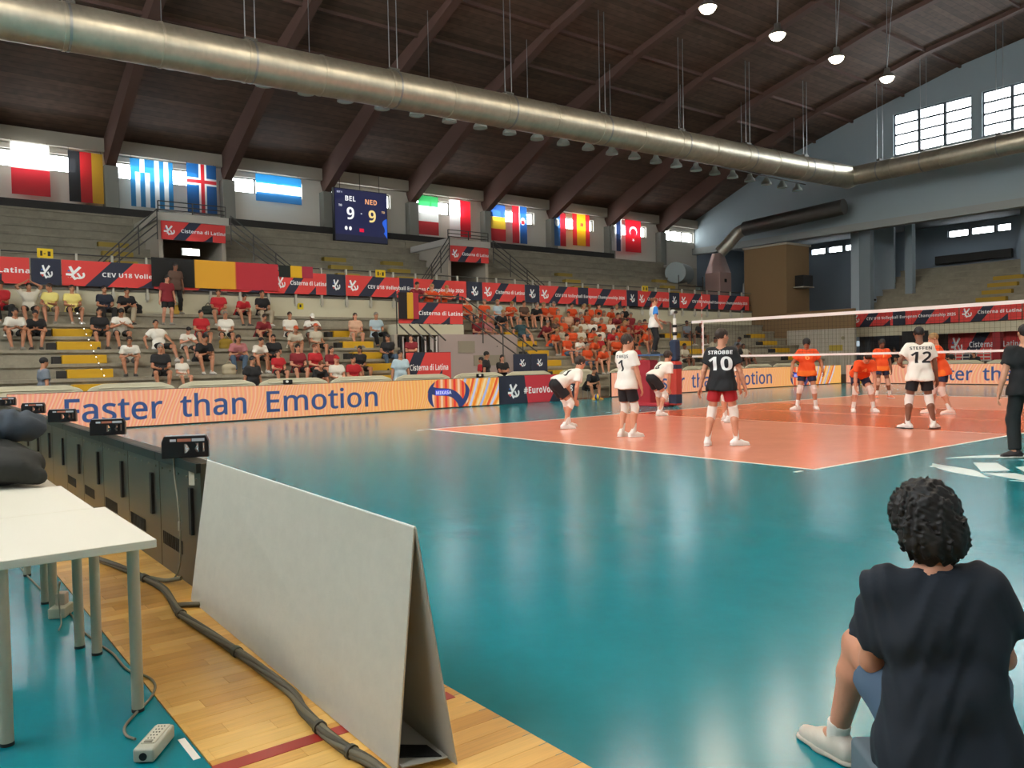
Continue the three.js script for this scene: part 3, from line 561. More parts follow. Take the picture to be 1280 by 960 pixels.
{ // scoreboard
  const t = canvasTex(512, 456, (c, w, h) => {
    c.fillStyle = '#1c2046'; c.fillRect(0, 0, w, h); c.fillStyle = '#15182f'; c.fillRect(0, h * 0.88, w, h * 0.12);
    c.fillStyle = '#2a62d8'; c.beginPath(); c.moveTo(w, h * 0.5); c.quadraticCurveTo(w * 0.86, h * 0.56, w * 0.93, h * 0.66); c.quadraticCurveTo(w * 0.98, h * 0.76, w * 0.93, h * 0.8); c.lineTo(w, h * 0.9); c.fill();
    c.textAlign = 'center'; c.fillStyle = '#ffffff'; c.font = '700 62px sans-serif'; c.fillText('BEL', w * 0.29, h * 0.22);
    c.fillStyle = '#ffb27a'; c.fillText('NED', w * 0.69, h * 0.25);
    c.fillStyle = '#ffffff'; c.font = '700 150px sans-serif'; c.fillText('9', w * 0.29, h * 0.58); c.fillStyle = '#ffdf90'; c.fillText('9', w * 0.71, h * 0.6);
    c.fillStyle = '#fff'; c.fillRect(w * 0.485, h * 0.44, 14, 8); c.font = '700 26px sans-serif'; c.fillText('TO', w * 0.1, h * 0.34); c.fillStyle = '#ffd28a'; c.fillText('TO', w * 0.93, h * 0.4);
    c.fillStyle = '#fff'; for (const x of [0.2, 0.28]) { c.beginPath(); c.ellipse(w * x, h * 0.755, 14, 18, 0, 0, 7); c.fill(); }
    c.fillStyle = '#e0123c'; c.fillRect(w * 0.455, h * 0.74, 44, 32); c.fillStyle = '#e8ecff'; c.font = '600 22px sans-serif'; c.fillText('SET 1', w * 0.09, h * 0.08);
  });
  const s = thing('scoreboard', 'dark blue lit scoreboard showing BEL 9 and NED 9', 'scoreboard', [-19.0, 8.18, -8.35]);
  obj('cabinet', rbox(0.22, 2.4, 2.7, 0.02, -0.12), mBlack, s);
  obj('screen', new THREE.PlaneGeometry(2.62, 2.32).rotateY(Math.PI / 2).translate(0.001, 0, 0), new THREE.MeshPhysicalMaterial({ color: 0x111111, map: t, emissive: 0xffffff, emissiveMap: t, emissiveIntensity: 1.0, roughness: 0.4 }), s);
  for (const z of [-1, 0, 1]) obj('hanger', rod([-0.12, 1.2, z], [-0.12, 2.0, z], 0.015), mRail, s);
  const l = new THREE.RectAreaLight(0x5560c0, 0.4, 2.6, 2.3); l.position.set(-18.9, 8.18, -8.35); l.lookAt(0, 8.18, -8.35); scene.add(l);
}

// ---------------------------------------------------------------- LED perimeter boards, barriers, boards
function ledCanvas(len, textAt, ballAt, W) {
  return canvasTex(W, Math.round(W * 0.9 / len), (c, w, h) => {
    const k = w / len;
    const g = c.createLinearGradient(0, 0, w, 0); g.addColorStop(0, '#f6a98c'); g.addColorStop(0.45, '#f7ad7e'); g.addColorStop(0.75, '#f9b25e'); g.addColorStop(1, '#fbbc58');
    c.fillStyle = g; c.fillRect(0, 0, w, h);
    c.lineWidth = 3;
    for (let i = -10; i < w / 7; i++) { c.strokeStyle = ['rgba(250,140,90,.55)', 'rgba(250,215,120,.5)', 'rgba(250,120,110,.45)', 'rgba(255,225,190,.5)'][((i % 4) + 4) % 4]; c.beginPath(); for (let y = 0; y <= h; y += 6) c.lineTo(i * 7 + 14 * Math.sin(y / h * 2.5 + i * 0.11) - 0.16 * y, y); c.stroke(); }
    if (ballAt !== null) {
      const x = ballAt * k;
      for (let i = 0; i < 18; i++) { c.strokeStyle = ['#f58a22', '#f6d8a0', '#a9b8e8', '#f7a63a', '#e8562a', '#c8cff0'][i % 6]; c.lineWidth = 0.08 * k; c.beginPath(); c.moveTo(x + (0.3 + i * 0.155) * k, -2); c.quadraticCurveTo(x + (0.2 + i * 0.15) * k, h / 2, x + (0.08 + i * 0.135) * k, h + 2); c.stroke(); }
      c.save(); c.beginPath(); c.ellipse(x, h * 0.55, 0.78 * k, h * 0.62, 0, 0, 7); c.clip();
      c.fillStyle = '#f2884a'; c.fillRect(x - k, 0, 2 * k, h);
      for (let i = 0; i < 9; i++) { c.fillStyle = i % 2 ? '#e8382a' : '#f8c9a0'; c.fillRect(x + (-0.62 + i * 0.155) * k, 0, 0.085 * k, h); }
      c.strokeStyle = '#28386e'; c.lineWidth = 0.24 * k; c.beginPath(); c.moveTo(x - 0.75 * k, h * 0.3); c.bezierCurveTo(x - 0.3 * k, h * 0.62, x + 0.1 * k, h * 0.2, x + 0.45 * k, h * 0.9); c.stroke();
      c.lineWidth = 0.15 * k; c.beginPath(); c.moveTo(x - 0.62 * k, h); c.quadraticCurveTo(x - 0.78 * k, h * 0.5, x - 0.55 * k, 0); c.stroke(); c.beginPath(); c.moveTo(x + 0.35 * k, h); c.quadraticCurveTo(x + 0.85 * k, h * 0.6, x + 0.6 * k, 0); c.stroke();
      c.fillStyle = '#4a52e8'; c.fillRect(x - 0.5 * k, h * 0.36, 0.5 * k, h * 0.2);
      c.restore();
      c.fillStyle = '#e8ecff'; c.font = `700 ${Math.round(0.15 * k)}px sans-serif`; c.textAlign = 'center'; c.fillText('MIKASA', x - 0.2 * k, h * 0.53);
    }
    c.textAlign = 'left'; c.font = `500 ${Math.round(0.78 * k)}px sans-serif`;
    for (const t0 of textAt) {
      const gg = c.createLinearGradient(t0 * k, 0, (t0 + 8) * k, 0); gg.addColorStop(0, '#2c4a80'); gg.addColorStop(0.85, '#2a4a7c'); gg.addColorStop(0.92, '#3448d8'); gg.addColorStop(1, '#3a4ae0');
      c.fillStyle = gg;
      const word = (s, a, b) => c.fillText(s, (t0 + a) * k, h * 0.79, (b - a) * k);
      const fit = (s, a, b) => { const m = c.measureText(s).width; c.save(); c.translate((t0 + a) * k, h * 0.8); c.scale((b - a) * k / m, 1); c.fillText(s, 0, 0); c.strokeStyle = '#2b4a7e'; c.lineWidth = 0.018 * k; c.strokeText(s, 0, 0); c.restore(); };
      fit('Faster', 0, 2.18); fit('than', 2.58, 4.28); fit('Emotion', 4.68, 8.08);
    }
  });
}
function ledBoard(label, a, b, textAt, ballAt, W = 2048, lit = LED_GLOW) {     // from a to b on the floor, face on the left-hand side of a->b seen from above
  const A = new THREE.Vector3(a[0], 0, a[1]), B = new THREE.Vector3(b[0], 0, b[1]), len = A.distanceTo(B), d = B.clone().sub(A).normalize();
  const t = thing('led_board', label, 'LED board', [(a[0] + b[0]) / 2, 0, (a[1] + b[1]) / 2], Math.atan2(-d.z, d.x));
  const tex = ledCanvas(len, textAt, ballAt, W);
  obj('screen', new THREE.PlaneGeometry(len, 0.86).translate(0, 0.46, 0.001), new THREE.MeshPhysicalMaterial({ color: 0x1a1a1a, emissive: 0xffffff, emissiveMap: tex, emissiveIntensity: lit, roughness: 0.4 }), t);
  const n = Math.round(len / 0.96), w = len / n, g = rbox(w - 0.006, 0.9, 0.09, 0.006, 0, 0.45, -0.046, 1);
  for (let i = 0; i < n; i++) obj('cabinet', g, mBlack, t).position.x = -len / 2 + (i + 0.5) * w;
  const l = new THREE.RectAreaLight(0xffb080, lit * 0.35, len, 0.8), q = new THREE.Vector3((A.x + B.x) / 2, 0.46, (A.z + B.z) / 2), nrm = new THREE.Vector3(-d.z, 0, d.x);
  l.position.copy(q).addScaledVector(nrm, 0.03); l.lookAt(q.clone().addScaledVector(nrm, 5)); scene.add(l);
  return t;
}
ledBoard('glowing orange LED board reading Faster than Emotion with a ball, before the first terrace block', [-6.1, 6.98], [-6.1, -6.42], [1.03], 11.5);
ledBoard('glowing orange LED board behind the referee stand', [-6.6, -11.95], [-6.6, -27.5], [1.9], 12.1);
ledBoard('glowing orange LED board across the far end of the hall', [-6.5, -27.8], [14.5, -27.8], [3.6, 13.5], null);
{ // navy and red sponsor board
  const t = canvasTex(512, 140, (c, w, h) => { c.fillStyle = NAVY; c.fillRect(0, 0, w, h); c.fillStyle = '#c8323f'; c.beginPath(); c.moveTo(158, 0); c.lineTo(385, 0); c.lineTo(385, h * 0.25); c.lineTo(320, h); c.lineTo(178, h); c.fill(); logo(c, 88, h * 0.55, 70); c.fillStyle = WHT; c.font = '700 46px sans-serif'; c.fillText('#EuroVolleyU18', 152, 92, 330); });
  const g = thing('sponsor_board', 'navy and red board reading EuroVolley beside the LED board', 'board', [-6.2, 0, -8.2], Math.PI / 2);
  obj('panel', rbox(3.4, 0.93, 0.06, 0.01, 0, 0.465, -0.035), mBlack, g);
  obj('print', new THREE.PlaneGeometry(3.38, 0.91).translate(0, 0.465, -0.003), cloth(t), g);
  const b1 = (z0, label) => { const q = thing('emblem_board', label, 'board', [-7.0, 0, z0], Math.PI / 2, 'dark emblem boards'); obj('panel', rbox(0.74, 1.62, 0.06, 0.03, 0, 0.83, -0.035), M(NAVY, 0.7), q); obj('print', new THREE.PlaneGeometry(0.62, 0.5).translate(0, 1.33, -0.003), mNavyB, q); for (const s of [-1, 1]) obj('foot', box(0.06, 0.03, 0.4, 0.28 * s, 0.015, -0.05), mBlack, q); };
  b1(-8.12, 'dark tall board with white emblem next to the lanyard woman'); b1(-8.88, 'dark tall board with white emblem before the yellow steps');
  const cb = thing('entrance_board', 'red board reading Cisterna di Latina before the strip door', 'board', [-7.2, 0, -4.5], Math.PI / 2);
  obj('panel', rbox(1.68, 1.72, 0.05, 0.01, 0, 0.88, -0.03), mBlack, cb); obj('print', new THREE.PlaneGeometry(1.66, 0.85).translate(0, 1.3, -0.003), mTownPlain, cb); obj('foot', [box(0.06, 0.03, 0.4, -0.7, 0.015, -0.03), box(0.06, 0.03, 0.4, 0.7, 0.015, -0.03)], mBlack, cb);
}
{ // white plastic crowd barriers, 2 m each
  const L = 2.0, s = new THREE.Shape();
  s.moveTo(-0.98, 0.08); s.lineTo(0.98, 0.08); s.lineTo(0.985, 0.84); s.quadraticCurveTo(0.985, 0.93, 0.88, 0.97); s.lineTo(0.7, 1.03); s.quadraticCurveTo(0.66, 1.045, 0.6, 1.045); s.lineTo(-0.6, 1.045); s.quadraticCurveTo(-0.66, 1.045, -0.7, 1.03); s.lineTo(-0.88, 0.97); s.quadraticCurveTo(-0.985, 0.93, -0.985, 0.84); s.closePath();
  for (let i = 0; i < 15; i++) { const x = -0.77 + i * 0.11; s.holes.push(new THREE.Path([[x - 0.03, 0.2], [x + 0.03, 0.2], [x + 0.03, 0.72], [x - 0.03, 0.72]].map((q) => new THREE.Vector2(...q)))); }
  for (const x of [-0.86, 0.86]) { const h = new THREE.Path(); h.absarc(x, 0.86, 0.035, 0, Math.PI * 2, true); s.holes.push(h); }
  const body = new THREE.ExtrudeGeometry(s, { depth: 0.05, bevelEnabled: true, bevelThickness: 0.008, bevelSize: 0.008, bevelSegments: 1, curveSegments: 5 }).translate(0, 0, -0.025);
  const ledge = rbox(1.5, 0.025, 0.03, 0.008, 0, 0.95, 0.035, 1), foot = rbox(0.12, 0.08, 0.6, 0.02, 0, 0.04, 0, 1);
  const bar = (pos, turn, label, group) => { const t = thing('crowd_barrier', label, 'barrier', pos, turn, group); obj('panel', body, mWhitePlastic, t); obj('ledge', ledge, mWhitePlastic, t); for (const x of [-0.7, 0.7]) obj('foot', foot, mWhitePlastic, t).position.x = x; };
  for (let k = 0; k < 9; k++) bar([-6.62, 0, 8.45 - 2.06 * k - (k > 6 ? 0.05 : 0)], Math.PI / 2, `${ORDN[8 - k]} white plastic crowd barrier behind the orange LED board, counted from the sponsor board`, 'barriers behind the first LED board');
  bar([-7.6, 0, -11.15], Math.PI / 2 + 0.15, 'white slatted plastic barrier standing free in the gap between the boards');
  for (let k = 0; k < 7; k++) bar([-7.05, 0, -13.3 - 2.06 * k], Math.PI / 2, `${ORDN[k]} white plastic crowd barrier behind the referee-side LED board, counted from the referee`, 'barriers behind the second LED board');
  for (let k = 0; k < 5; k++) bar([-5.6 + 2.06 * k, 0, -28.4], 0, `${ORDN[k]} white plastic barrier behind the far LED board, counted from the hall corner`, 'barriers behind the far LED board');
}
// ---------------------------------------------------------------- net, posts, referee stand
{
  const n = thing('volleyball_net', 'volleyball net with white tapes stretched across the court', 'net', [0, 0, -9]);
  const x0 = -0.38, x1 = 9.38, mt = M('#e4dcd6', 0.6), mm = M('#1b1b1b', 0.8);
  const sag = (x) => -0.018 * (1 - ((x - 4.5) / 4.9) ** 2);
  const strip = (y, h, m, name, xa = x0, xb = x1) => { const g = new THREE.BoxGeometry(xb - xa, h, 0.012, 30, 1, 1).translate((xa + xb) / 2, y, 0), p = g.attributes.position; for (let i = 0; i < p.count; i++) p.setY(i, p.getY(i) + sag(p.getX(i))); obj(name, g, m, n); };
  strip(2.405, 0.075, mt, 'top_tape'); strip(1.435, 0.05, mt, 'bottom_tape');
  for (const [x, nm] of [[0.02, 'side_tape'], [8.98, 'side_tape']]) obj(nm, box(0.055, 0.99, 0.016, x, 1.92, 0), mt, n);
  const cords = []; for (let y = 1.5; y < 2.37; y += 0.1) cords.push(box(x1 - x0, 0.0028, 0.0028, 4.5, y, 0)); for (let x = x0; x <= x1 + 0.01; x += 0.1) cords.push(box(0.0028, 0.94, 0.0028, x, 1.9, 0));
  obj('mesh', cords, mm, n).userData.kind = 'stuff';
  for (const x of [x0, x1]) obj('edge_cord', rod([x, 1.42, 0], [x, 2.44, 0], 0.012, 6), mm, n);
  obj('tension_rope', [rod([-1.0, 2.3, 0], [x0, 2.4, 0], 0.01, 6), rod([-1.0, 1.45, 0], [x0, 1.44, 0], 0.008, 6), rod([10, 2.3, 0], [x1, 2.4, 0], 0.01, 6)], mm, n);
  const posters = []; const tt = [];
  for (const [x, lab] of [[0, 'red and white antenna at the referee side of the net'], [9, 'red and white antenna at the near side of the net']]) {
    const a = thing('net_antenna', lab, 'antenna', [x, 1.42, -8.985]);
    for (let i = 0; i < 18; i++) obj('band', rod([0, i * 0.1, 0], [0, i * 0.1 + 0.1, 0], 0.007, 6), i % 2 ? M('#c9322e', 0.5) : mWhite, a);
  }
  for (const [x, s, lab] of [[-1.0, 1, 'padded net post beside the referee stand'], [10.0, -1, 'padded net post on the near side']]) {
    const p = thing('net_post', lab, 'post', [x, 0, -9]);
    obj('pole', rod([0, 0, 0], [0, 2.55, 0], 0.05, 16), mWhite, p); obj('pad', rbox(0.24, 0.62, 0.24, 0.07, 0, 1.62, 0, 3), M('#23314a', 0.7), p); obj('lower_pad', rbox(0.28, 1.28, 0.3, 0.05, 0, 0.67, 0, 3), M('#c23a2c', 0.6), p); obj('navy_patch', [rbox(0.285, 0.34, 0.305, 0.05, 0, 0.22, 0, 2), rbox(0.285, 0.2, 0.305, 0.05, 0, 1.15, 0, 2)], M('#2a2f45', 0.6), p);
    obj('clamp', [rod([0, 2.05, 0], [0, 2.15, 0], 0.075, 16), rod([0, 2.28, 0], [0, 2.36, 0], 0.07, 16)], mBlack, p); obj('camera_head', [new THREE.SphereGeometry(0.09, 16, 12).translate(-0.06, 2.72, 0), rod([0, 2.5, 0], [0, 2.7, 0], 0.03)], M('#a9aca8', 0.4), p); obj('lens', rod([0.02, 2.72, 0.0], [0.1, 2.72, 0.03], 0.04), mBlack, p);
  }
  const s = thing('referee_stand', 'padded dark red referee stand at the end of the net', 'stand', [-1.75, 0, -8.9], 0.1);
  const mp = M('#a82430', 0.6);
  obj('base', rbox(1.25, 0.1, 0.75, 0.03, 0, 0.05, 0), M('#b32d38', 0.6), s);
  obj('front_pad', rbox(0.62, 1.28, 0.42, 0.04, -0.25, 0.72, 0.05), mp, s);
  obj('platform', rbox(0.85, 0.05, 0.6, 0.015, 0.05, 1.5, 0), M('#4a6690', 0.6), s);
  for (const x of [-0.3, 0.4]) for (const z of [-0.22, 0.22]) obj('leg', rod([x, 0.1, z], [x, 1.48, z], 0.022), mSteel, s);
  for (const x of [-0.34, 0.44]) obj('guard_rail', [rod([x, 1.5, -0.26], [x, 2.45, -0.26], 0.016), rod([x, 2.45, -0.26], [x, 2.45, 0.1], 0.016)], M('#7c4038', 0.5), s);
  for (let i = 0; i < 4; i++) obj('rung', rod([-0.72, 0.3 + i * 0.32, -0.2], [-0.72, 0.3 + i * 0.32, 0.2], 0.018), mSteel, s);
}
// ---------------------------------------------------------------- foreground: LED boards seen from behind, A-frame board, tables, cables
{
  const w = thing('led_board', 'black back of the LED boards along the parquet strip', 'LED board');
  const mBack = M('#5d5546', 0.36, { metalness: 0.7 }), N = 16, cw = 0.978, z = 7.41;
  const back = rbox(cw - 0.008, 0.82, 0.09, 0.006, 0, 0.41, 0, 1), rec = box(0.05, 0.3, 0.03, 0, 0.5, 0.05), rimG = box(cw - 0.01, 0.06, 0.03, 0, 0.79, 0.055);
  const screw = new THREE.CylinderGeometry(0.007, 0.007, 0.01, 8).rotateX(Math.PI / 2), scr = M('#8b8778', 0.4, { metalness: 0.6 }), louv = box(0.012, 0.09, 0.008);
  for (let i = 0; i < N; i++) {
    const c = obj('cabinet', back, mBack, w); c.position.set(9.45 - (i + 0.5) * cw, 0, z);
    obj('top_rim', rimG, M('#2a2823', 0.4, { metalness: 0.5 }), c); obj('handle_recess', rec, mBlack, c).position.x = 0.3;
    if (i < 5) {
      for (let k = 0; k < 5; k++) obj('screw', screw, scr, c).position.set(-0.4 + k * 0.2, 0.71, 0.048);
      for (let k = 0; k < 14; k++) obj('louvre', louv, M('#24221c', 0.5), c).position.set(-0.42 + k * 0.035, 0.22, 0.046);
    }
  }
  obj('screen', new THREE.PlaneGeometry(N * cw, 0.8).rotateY(Math.PI).translate(9.45 - N * cw / 2, 0.41, z - 0.047), new THREE.MeshPhysicalMaterial({ color: 0x111111, emissive: 0xffb27a, emissiveIntensity: 0.55, roughness: 0.4 }), w);
  // black clip-on units that stand across the top of the boards
  const shellS = new THREE.Shape([[-0.14, 0], [0.14, 0], [0.14, 0.1], [0.125, 0.135], [-0.125, 0.135], [-0.14, 0.1]].map((q) => new THREE.Vector2(...q)));
  const hole = (pts) => shellS.holes.push(new THREE.Path(pts.map((q) => new THREE.Vector2(...q))));
  hole([[-0.01, 0.02], [0.012, 0.026], [0.03, 0.05], [0.02, 0.075], [0.01, 0.09], [-0.01, 0.09]]); hole([[0.055, 0.05], [0.07, 0.026], [0.086, 0.028], [0.086, 0.092], [0.06, 0.092], [0.066, 0.075]]); hole([[0.103, 0.028], [0.122, 0.028], [0.122, 0.092], [0.103, 0.092]]);
  const shell = new THREE.ExtrudeGeometry(shellS, { depth: 0.07, bevelEnabled: true, bevelSize: 0.004, bevelThickness: 0.004, bevelSegments: 1 }).translate(0, 0, -0.035).rotateY(Math.PI / 2 - 0.38);
  const lab = canvasTex(128, 16, (c) => { c.fillStyle = '#1a1a1e'; c.fillRect(0, 0, 128, 16); c.fillStyle = '#cdd3da'; c.fillRect(2, 3, 22, 10); c.fillStyle = '#c87a62'; c.fillRect(28, 2, 50, 12); c.fillStyle = '#c6c8cc'; c.fillRect(80, 2, 46, 12); });
  const labG = new THREE.PlaneGeometry(0.22, 0.026).translate(0.015, 0.112, 0.0405).rotateY(Math.PI / 2 - 0.38), capG = rbox(0.25, 0.008, 0.07, 0.003, 0, 0.137, 0).rotateY(Math.PI / 2 - 0.38);
  [9.02, 6.6, 4.15, 1.75, -1.6].forEach((x, i) => {
    const u = thing('clip_unit', ['black clip-on unit with cut-outs on the LED board nearest the A-frame', 'second black clip-on unit on the LED board', 'third black clip-on unit on the LED board', 'fourth black clip-on unit on the LED board', 'last black clip-on unit at the far end of the LED board'][i], 'bracket', [x, 0.825, 7.42]);
    obj('shell', shell, M('#17161a', 0.35), u); obj('sticker', labG, cloth(lab), u); obj('cap', capG, M('#8f959a', 0.3), u);
  });
  tag(obj('paper_tag', box(0.004, 0.13, 0.06), M('#b9b09a', 0.8)), 'strip of beige tape hanging from the last LED cabinet', 'tape').position.set(9.3, 0.735, 7.462);
  scene.children[scene.children.length - 1].rotation.y = -1.1;
  const cbl = thing('thin_cable', 'thin grey cable hanging down the back of the LED board', 'cable');
  obj('wire', tube([[8.95, 0.83, 7.48], [9.0, 0.7, 7.49], [9.12, 0.45, 7.5], [9.12, 0.28, 7.5], [9.1, 0.1, 7.51], [9.02, 0.02, 7.54], [8.9, 0.012, 7.6]], 0.006, 40, 6), M('#8d8672', 0.6), cbl);
  obj('plug', rod([9.12, 0.42, 7.5], [9.12, 0.36, 7.5], 0.011), M('#a79f8a', 0.5), cbl);
  obj('floor_bundle', tube([[9.12, 0.05, 7.5], [9.0, 0.02, 7.56], [8.88, 0.014, 7.6], [8.8, 0.014, 7.63]], 0.014, 20, 8), M('#7d755c', 0.7), cbl);
}
{
  // grey A-frame board: two leaning panels, a floor flap and a black strap
  const t = thing('a_frame_board', 'grey A-frame board leaning beside the teal court', 'board');
  const mA = new THREE.MeshPhysicalMaterial({ map: tone('#ccc5b4', 0.02, 16, 71), roughness: 0.55, metalness: 0.15, bumpMap: rep(grain, 4), bumpScale: 0.0006 }), mA2 = M('#b5b1a4', 0.7);
  const quad = (p, th) => { // thin slab through four corners
    const P = p.map((q) => new THREE.Vector3(...q)), n = new THREE.Vector3().crossVectors(P[1].clone().sub(P[0]), P[3].clone().sub(P[0])).normalize().multiplyScalar(th);
    const Q = P.map((q) => q.clone().add(n)), pos = [], uv = [], face = (a, b, c, d) => { for (const [v, s] of [[a, [0, 0]], [b, [1, 0]], [c, [1, 1]], [a, [0, 0]], [c, [1, 1]], [d, [0, 1]]]) { pos.push(v.x, v.y, v.z); uv.push(s[0] * 2.6, s[1]); } };
    face(P[0], P[1], P[2], P[3]); face(Q[3], Q[2], Q[1], Q[0]); face(P[1], P[0], Q[0], Q[1]); face(P[2], P[1], Q[1], Q[2]); face(P[3], P[2], Q[2], Q[3]); face(P[0], P[3], Q[3], Q[0]);
    const g = new THREE.BufferGeometry(); g.setAttribute('position', new THREE.Float32BufferAttribute(pos, 3)); g.setAttribute('uv', new THREE.Float32BufferAttribute(uv, 2)); g.computeVertexNormals(); return g;
  };
  obj('back_panel', quad([[9.5, 0.003, 7.55], [12.11, 0.003, 7.602], [12.11, 0.838, 7.512], [9.74, 0.87, 7.5]], -0.006), mA, t);
  obj('front_panel', quad([[9.5, 0.003, 7.33], [12.2, 0.003, 7.41], [12.115, 0.836, 7.503], [9.74, 0.868, 7.492]], 0.006), mA2, t);
  obj('hinge_edge', rod([9.74, 0.87, 7.497], [12.113, 0.84, 7.508], 0.004, 6), mWhite, t);
  obj('floor_flap', quad([[11.55, 0.03, 7.575], [12.13, 0.02, 7.59], [12.17, 0.02, 7.43], [11.55, 0.03, 7.4]], 0.004), M('#b5b1a5', 0.6), t);
  obj('strap', quad([[11.95, 0.032, 7.575], [12.07, 0.032, 7.575], [12.16, 0.03, 7.45], [12.06, 0.032, 7.45]], -0.004), mBlack, t);
}
{
  const top = rbox(1.0, 0.034, 0.6, 0.004, 0, 0.703, 0, 2), leg = (x, z) => merged([rod([x, 0.012, z], [x, 0.69, z], 0.0235, 24)]), foot = (x, z) => rod([x, 0, z], [x, 0.013, z], 0.0245, 24);
  const mt = M('#e6e2d0', 0.38), ml = M('#b3ad97', 0.45);
  [[10.58, 8.41, 'white table with round legs nearest the power strip'], [9.575, 8.46, 'white table in the middle of the row, standing against the first'], [8.57, 8.48, 'white table under the dark bags']].forEach(([x, z, l]) => {
    const t = thing('white_table', l, 'table', [x, 0, z], 0, 'white tables in a row');
    obj('tabletop', top, mt, t);
    for (const a of [-0.44, 0.4]) for (const b of [-0.23, 0.23]) { const g = obj('leg', leg(a, b), ml, t); obj('rubber_foot', foot(a, b), mBlack, g); }
  });
}

// ---------------------------------------------------------------- cables and small things in the foreground
{
  const c = thing('cable_bundle', 'thick bundle of taped grey cables lying on the parquet along the boards', 'cable');
  const P = [[6.6, 7.86], [7.3, 7.83], [7.93, 7.8], [8.39, 7.72], [8.8, 7.66], [9.2, 7.63], [9.5, 7.66], [9.78, 7.69], [10.05, 7.68], [10.32, 7.665], [10.6, 7.65], [10.84, 7.64], [11.1, 7.635], [11.31, 7.64], [11.48, 7.67], [11.64, 7.68], [11.78, 7.685], [11.9, 7.675], [12.02, 7.66], [12.2, 7.66], [12.45, 7.67]];
  for (let k = 0; k < 5; k++) {
    const a = k * 1.256, off = (i) => [0.012 * Math.cos(a + i * 0.7), 0.02 + 0.012 * Math.sin(a + i * 0.7)];
    obj('cable_strand', tube(P.map(([x, z], i) => { const [o, y] = off(i); return [x, Math.max(0.0085, y), z + o]; }), 0.0105, 160, 8), M(['#5d5644', '#6a6350', '#4f4a3b', '#736b55', '#5a5344'][k], 0.65), c);
  }
  for (const i of [4, 7, 10, 15, 17]) { const [x, z] = P[i], [x2, z2] = P[i + 1]; obj('tape_wrap', rod([x, 0.02, z], [x + (x2 - x) * 0.16, 0.02, z + (z2 - z) * 0.16], 0.0275, 14), M('#4b4738', 0.5), c); }
  obj('side_branch', tube([[9.6, 0.016, 7.67], [9.62, 0.016, 7.62], [9.66, 0.016, 7.57], [9.72, 0.016, 7.5]], 0.016, 20, 8), M('#655d48', 0.6), c);
  const p = thing('power_strip', 'white power strip lying on the teal mat at the end of its cable', 'power strip', [11.39, 0, 8.215], -0.62);
  obj('housing', rbox(0.2, 0.052, 0.075, 0.01, 0, 0.028, 0, 3), M('#b9b8a6', 0.45), p);
  obj('socket_plate', rbox(0.15, 0.006, 0.05, 0.003, -0.015, 0.0555, 0), M('#cfccb8', 0.4), p);
  for (let i = 0; i < 5; i++) for (const z of [-0.011, 0, 0.011]) obj('socket_hole', new THREE.CylinderGeometry(0.0028, 0.0028, 0.003, 8).translate(-0.07 + i * 0.024, 0.0585, z), mBlack, p);
  obj('switch', rbox(0.016, 0.008, 0.03, 0.002, 0.05, 0.058, 0), M('#8f8d7c', 0.4), p); obj('round_port', rod([0.0995, 0.026, 0], [0.1025, 0.026, 0], 0.014, 18), mBlack, p);
  const w = thing('extension_cord', 'thin grey extension cord running along the edge of the teal mat', 'cord');
  obj('cord', tube([[7.2, 0.006, 8.28], [8.19, 0.006, 8.25], [8.8, 0.006, 8.22], [9.17, 0.006, 8.2], [9.35, 0.006, 8.17], [9.57, 0.006, 8.18], [9.97, 0.006, 8.15], [10.2, 0.006, 8.12], [10.49, 0.006, 8.11], [10.64, 0.006, 8.06], [10.76, 0.006, 8.06], [10.89, 0.006, 8.11], [11.02, 0.006, 8.2], [11.12, 0.007, 8.26], [11.22, 0.012, 8.275], [11.3, 0.024, 8.262]], 0.0055, 140, 8), M('#7d7a68', 0.6), w);
  const q = thing('adapter_block', 'small white socket block with a plugged adapter under the middle table', 'adapter', [9.3, 0, 8.215], -0.5);
  obj('socket_block', rbox(0.14, 0.06, 0.09, 0.008, 0, 0.03, 0), M('#b8b6a0', 0.45), q); obj('adapter', rbox(0.06, 0.07, 0.055, 0.008, -0.02, 0.095, 0), M('#c9b9a9', 0.45), q);
  obj('cord_loop', tube([[-0.02, 0.12, 0.02], [0.0, 0.19, 0.0], [0.04, 0.2, -0.01], [0.08, 0.12, -0.02], [0.09, 0.03, -0.03], [0.16, 0.006, -0.06], [0.3, 0.006, -0.1]], 0.004, 40, 6), M('#8b8876', 0.6), q);
  tag(obj('paper_sheet', new THREE.BoxGeometry(0.21, 0.002, 0.29), M('#d9d8cc', 0.7)), 'white sheet of paper lying among the bags', 'paper').position.set(8.2, 0.985, 8.32);
}

